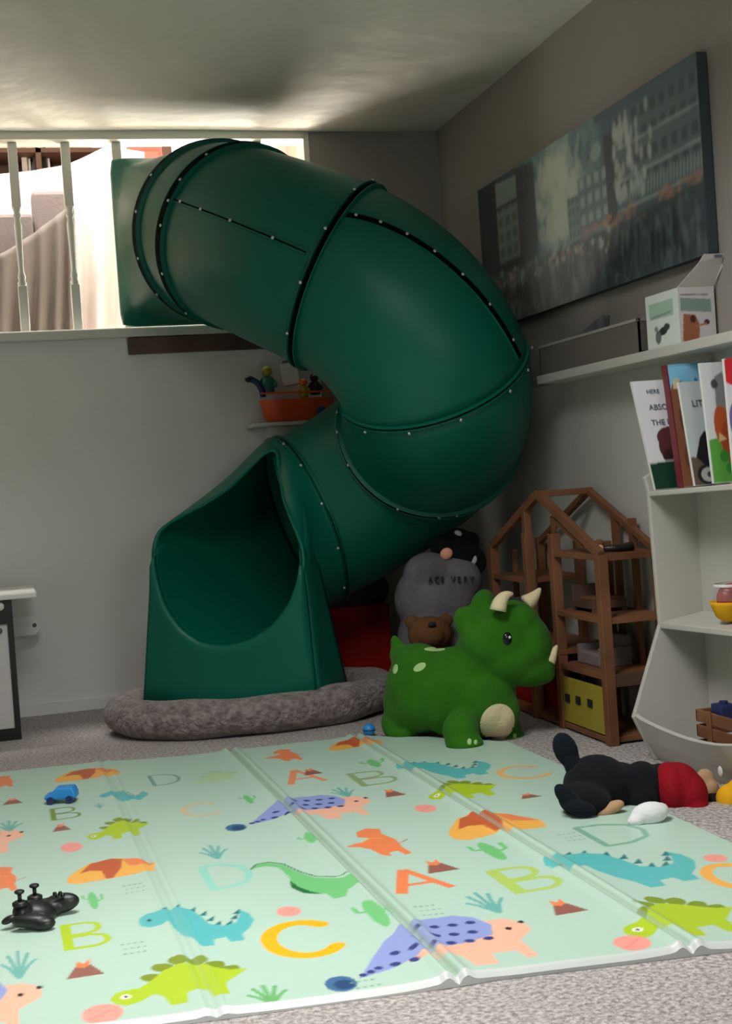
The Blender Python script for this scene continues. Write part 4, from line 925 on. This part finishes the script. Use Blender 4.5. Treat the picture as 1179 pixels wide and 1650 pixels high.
obj('bin_front', grid(rows), M['whiteshelf'], shelf, smooth=False)
tg = on_x(1160, 1243, 1.84); obj('sticker', ellipsoid(on_x(1160, 1243, 1.828), (.003, .012, .014)), M['white'], shelf, smooth=True)

# books standing in the top tray, covers towards the room
def book(label, y, pts, draw, base_c, t=.012, spine=None):
    """pts: pixel corners bottom-left, bottom-right, top-right, top-left of the cover, stood at depth y"""
    bl_, br_, tr_, tl_ = [on_y(*p, y) for p in pts]
    root = thing('book', label, 'book', (bl_+br_)/2, 'picture books on the white shelf')
    w = np.linalg.norm(br_-bl_); h = np.linalg.norm(tl_-bl_); P_ = Print(0, 1, 0, 1, .012, base_c); draw(P_)
    fn = lambda x, yv: bl_+np.outer(x, br_-bl_)+np.outer(yv, tl_-bl_)
    n = np.array([0, -.0006, 0])
    P_.build('cover', M['print'], root, lambda x, yv: fn(x, yv)+n, smooth=False)
    obj('page_block', prism([bl_, br_, br_+(tl_-bl_), tl_], (0, t, 0)), M['white'], root)
    if spine is not None: obj('spine', prism([bl_-np.array([.0008, .0008, 0]), bl_+np.array([.003, -.0008, 0]), tl_+np.array([.003, -.0008, 0]), tl_-np.array([.0008, .0008, 0])], (0, t+.002, 0)), spine, root)
    return root, bl_, br_-bl_, tl_-bl_
def cov1(p):
    p.poly([(0, 0), (0, .24), (1, .27), (1, 0)], srgb(16, 62, 44)); p.ell(.56, .38, .26, .14, srgb(84, 42, 44)); p.ell(.60, .47, .30, .10, srgb(96, 48, 52)); p.ell(.54, .30, .2, .06, srgb(60, 34, 36)); p.line([(0, .245), (1, .275)], .012, srgb(190, 190, 190))
root, o0, ax, ay = book('white picture book with dark slanted lettering and a brown creature, far end of shelf top', 3.745, [(1056, 790), (1124, 784), (1092, 612), (1017, 615)], cov1, srgb(232, 230, 236))
text('lettering', 'HERE', .018, o0+ax*.28+ay*.88+np.array([0, -.002, 0]), ax, ay, M['slate'], root); text('lettering', 'ABSOL', .024, o0+ax*.26+ay*.73+np.array([0, -.002, 0]), ax, ay, M['slate'], root); text('lettering', 'THE B', .024, o0+ax*.24+ay*.59+np.array([0, -.002, 0]), ax, ay, M['slate'], root)
def cov2(p):
    p.poly([(0, .70), (0, 1), (1, 1), (1, .72)], srgb(140, 205, 240)); p.poly([(.0, .985), (0, 1), (1, 1), (1, .985)], srgb(60, 150, 190)); p.poly([(0, 0), (0, .78), (.10, .86), (.28, .86), (.42, .40), (.46, 0)], srgb(150, 96, 66)); p.poly([(.08, .8), (.10, .88), (.24, .88), (.24, .8)], srgb(226, 206, 160)); p.ell(.6, .86, .04, .02, srgb(80, 130, 150)); p.ell(.2, .55, .07, .1, srgb(116, 70, 52)); p.ell(.2, .25, .07, .09, srgb(120, 76, 60))
book('picture book with blue sky, brown tower and dark red spine, second from the far end', 3.66, [(1100, 786), (1172, 778), (1130, 586), (1073, 588)], cov2, srgb(186, 200, 206), .03, material('spine_red', srgb(112, 34, 46), .5))
def cov3(p):
    p.poly([(.10, .26), (.24, .46), (.34, .52), (.60, .50), (.6, .2), (.3, .18)], srgb(30, 30, 34)); p.poly([(0, 0), (0, .28), (.12, .27), (.25, .2), (.6, .16), (1, .16), (1, 0)], srgb(104, 88, 74)); p.ell(.30, .10, .22, .10, srgb(34, 36, 42)); p.ell(.30, .10, .15, .068, srgb(196, 196, 186)); p.ell(.33, .10, .06, .03, srgb(70, 80, 90))
root, o0, ax, ay = book('pale grey picture book with a dark figure above a round wheel', 3.58, [(1120, 783), (1200, 776), (1160, 612), (1093, 616)], cov3, srgb(196, 204, 206))
text('lettering', 'LITTLE', .026, o0+ax*.18+ay*.76+np.array([0, -.002, 0]), ax, ay, M['slate'], root)
def cov4(p):
    p.poly([(.0, .0), (0, .36), (.35, .40), (.5, .2), (1, .1), (1, 0)], srgb(96, 170, 70)); p.ell(.22, .48, .12, .17, srgb(196, 92, 48)); p.ell(.30, .34, .12, .18, srgb(176, 74, 38)); p.poly([(.14, .34), (.16, .42), (.26, .36)], srgb(236, 196, 140)); p.poly([(.16, .64), (.18, .88), (.30, .92), (.40, .6)], srgb(140, 142, 146)); p.ell(.17, .82, .05, .04, srgb(84, 80, 84)); p.poly([(.55, .3), (.5, .7), (.75, .7), (.75, .3)], srgb(70, 84, 80)); p.ell(.2, .22, .07, .05, srgb(60, 140, 56)); p.ell(.30, .12, .10, .05, srgb(50, 150, 50))
book('white picture book with orange animal and bright green grass', 3.49, [(1150, 779), (1260, 770), (1215, 580), (1127, 585)], cov4, srgb(226, 228, 232))
def cov5(p): p.ell(.16, .90, .24, .12, srgb(222, 44, 56)); p.ell(.2, .5, .2, .2, srgb(120, 110, 170))
book('white picture book with a red disc at its top corner, at the right edge', 3.40, [(1184, 778), (1290, 768), (1250, 572), (1166, 578)], cov5, srgb(230, 226, 232))

# pot and wooden tray inside the unit
pc = on_y(1172, 985, 3.40); pb = np.array([1.970, 3.47, zs(.422, 3.47)])
pot = thing('toy_pot', 'yellow toy bowl with red filling and clear lid on the middle shelf', 'toy', pb)
obj('bowl', lathe(pb, [(0, 0), (.028, 0), (.045, .012), (.058, .045), (.061, .056), (.056, .056), (.045, .02), (0, .012)], 28), M['yellow_plush'], pot, smooth=True)
obj('filling', ellipsoid(pb+np.array([0, 0, .062]), (.044, .034, .044)), material('red_plastic', srgb(160, 26, 34), .35), pot, smooth=True)
obj('lid', lathe(pb, [(.052, .058), (.048, .085), (.036, .105), (.030, .108), (0, .108)], 28), M['glass'], pot, smooth=True); obj('lid_band', lathe(pb, [(.046, .096), (.048, .100), (.046, .104)], 28), M['white'], pot, smooth=True)
wt = thing('wooden_tray', 'small wooden toy crate inside the lower bin', 'crate', (1.95, 3.3, .08))
tY0, tY1 = 3.26, 3.56; wz = .082
obj('crate_base', box(1.885, 2.035, tY0, tY1, .045, .06), M['pine'], wt)
for i, z in enumerate((.062, .105, .148)):
    obj('slat', box(1.885, 1.893, tY0, tY1, z, z+.034), M['pine'], wt, bevel=.002); obj('slat', box(1.885, 2.035, tY1-.008, tY1, z, z+.034), M['pine'], wt, bevel=.002)
for y in (3.33, 3.48): obj('upright', box(1.879, 1.885, y-.012, y+.012, .05, .186), M['pine'], wt, bevel=.002)
tb1 = thing('toy_brick', 'dark blue toy brick lying in the wooden crate', 'toy', (1.93, 3.37, .16)); obj('brick_body', box(1.90, 1.95, 3.44, 3.50, .15, .205), M['navy'], tb1, bevel=.004); obj('stud', lathe((1.925, 3.47, .205), [(.012, 0), (.012, .008), (0, .008)], 14), M['navy'], tb1)
tb2 = thing('toy_ring', 'green toy ring lying in the wooden crate', 'toy', (1.94, 3.25, .17))
obj('ring_body', tube([(1.94+.03*math.cos(a), 3.34+.03*math.sin(a), .19) for a in np.linspace(0, 2*PI, 20)], .014, 10), material('green_toy', srgb(110, 150, 40), .4), tb2, smooth=True); obj('ring_bead', ellipsoid((1.94, 3.375, .205), (.010, .010, .010)), M['yellow'], tb2, smooth=True)

# ================================================================ UPPER ROOM CONTENTS
def drape(name, label, pts_top, pts_bot, y, mat, folds, amp):
    rows = []
    n = 60
    def samp(P, s):
        P = np.array(P, float); L = np.linspace(0, 1, len(P)); return np.array([np.interp(s, L, P[:, 0]), np.interp(s, L, P[:, 1])])
    for v in np.linspace(0, 1, 16):
        r = []
        for s in np.linspace(0, 1, n):
            q = samp(pts_top, s)*(1-v)+samp(pts_bot, s)*v; p = on_y(q[0], q[1], y+amp*math.sin(folds*s*2*PI+2*v)*(0.25+v)); r.append(p)
        rows.append(r)
    o = obj(name, grid(rows), mat, None, smooth=True, solid=.004); return o
o = drape('tent_cloth', '', [(-40, 285), (55, 275), (110, 265), (172, 236), (232, 245)], [(-40, 560), (60, 560), (120, 560), (170, 560), (232, 560)], 7.0, M['drape'], 5, .05); tag(o, 'white play tent cloth draped behind the railing beside the slide flange', 'cloth')
o = drape('sheer_curtain', '', [(-40, 425), (10, 405), (55, 375), (95, 345), (118, 326)], [(-40, 560), (10, 560), (55, 560), (95, 560), (130, 560)], 6.6, M['sheer'], 6, .03); tag(o, 'greyish sheer netting hanging in front of the white tent cloth', 'netting')
ac = on_y(85, 340, 6.8)
arm = thing('armchair', 'taupe armchair seen between the first two balusters', 'armchair', (ac[0], 6.8, UZ))
bz0, bz1 = on_y(80, 372, 6.8)[2], on_y(80, 308, 6.8)[2]; ax0, ax1 = on_y(52, 340, 6.8)[0], on_y(116, 340, 6.8)[0]
obj('backrest', box(ax0, ax1, 6.78, 6.90, UZ+.2, bz1), M['armchair'], arm, bevel=.02); obj('seat', box(ax0, ax1, 6.72, 6.80, UZ, UZ+.25), M['armchair'], arm, bevel=.02)
obj('armrest', box(ax0-.18, ax0-.005, 6.70, 6.90, UZ, bz1-.12), M['armchair'], arm, bevel=.02)
x0, x1 = on_y(-60, 250, 8.1)[0], on_y(172, 250, 8.1)[0]; zb1 = on_y(90, 238, 8.1)[2]
bkc = thing('bookcase', 'tall dark brown bookcase at the back of the upper room', 'bookcase', ((x0+x1)/2, 8.25, UZ))
obj('back_board', box(x0, x1, 8.40, 8.42, UZ, zb1), M['bookcase'], bkc)
for x in (x0, (x0+x1)/2, x1-.03): obj('upright', box(x, x+.03, 8.1, 8.40, UZ, zb1), M['bookcase'], bkc)
for z in np.arange(UZ+.05, zb1, .36): obj('shelf_board', box(x0+.03, x1-.03, 8.1, 8.40, z, z+.025), M['bookcase'], bkc)
obj('shelf_board', box(x0, x1, 8.1, 8.42, zb1-.025, zb1), M['bookcase'], bkc)
for i, (px, m) in enumerate(((45, 'paper'), (62, 'greyplush'), (76, 'black'))):
    c = on_y(px, 268, 8.3); o = thing('folder', ['pale upright folder in the dark bookcase', 'grey slanting folder in the dark bookcase', 'black upright folder in the dark bookcase'][i], 'folder', (c[0], 8.3, c[2]-.10), 'folders in the bookcase')
    obj('folder_cover', frame_box((c[0], 8.3, c[2]), rotax(-.25 if i == 1 else 0), (.016, .09, .085)), M[m], o, bevel=.003); obj('folder_label', frame_box((c[0], 8.248, c[2]), rotax(-.25 if i == 1 else 0), (.014, .04, .002)), M['white'], o)
x0, x1 = on_y(205, 250, 7.6)[0], on_y(262, 250, 7.6)[0]; za, zb = on_y(230, 300, 7.6)[2], on_y(230, 236, 7.6)[2]
rbx = thing('red_cabinet', 'coral red cabinet glimpsed above the slide flange', 'cabinet', ((x0+x1)/2, 7.7, UZ))
obj('carcass', box(x0, x1, 7.6, 7.95, UZ, zb), M['redbox'], rbx, bevel=.004); obj('door', box(x0+.02, x1-.02, 7.585, 7.6, UZ+.05, zb-.03), M['redbox'], rbx, bevel=.003)
obj('side_post', box(x1, x1+.05, 7.6, 7.95, UZ, zb), M['bookcase'], rbx)
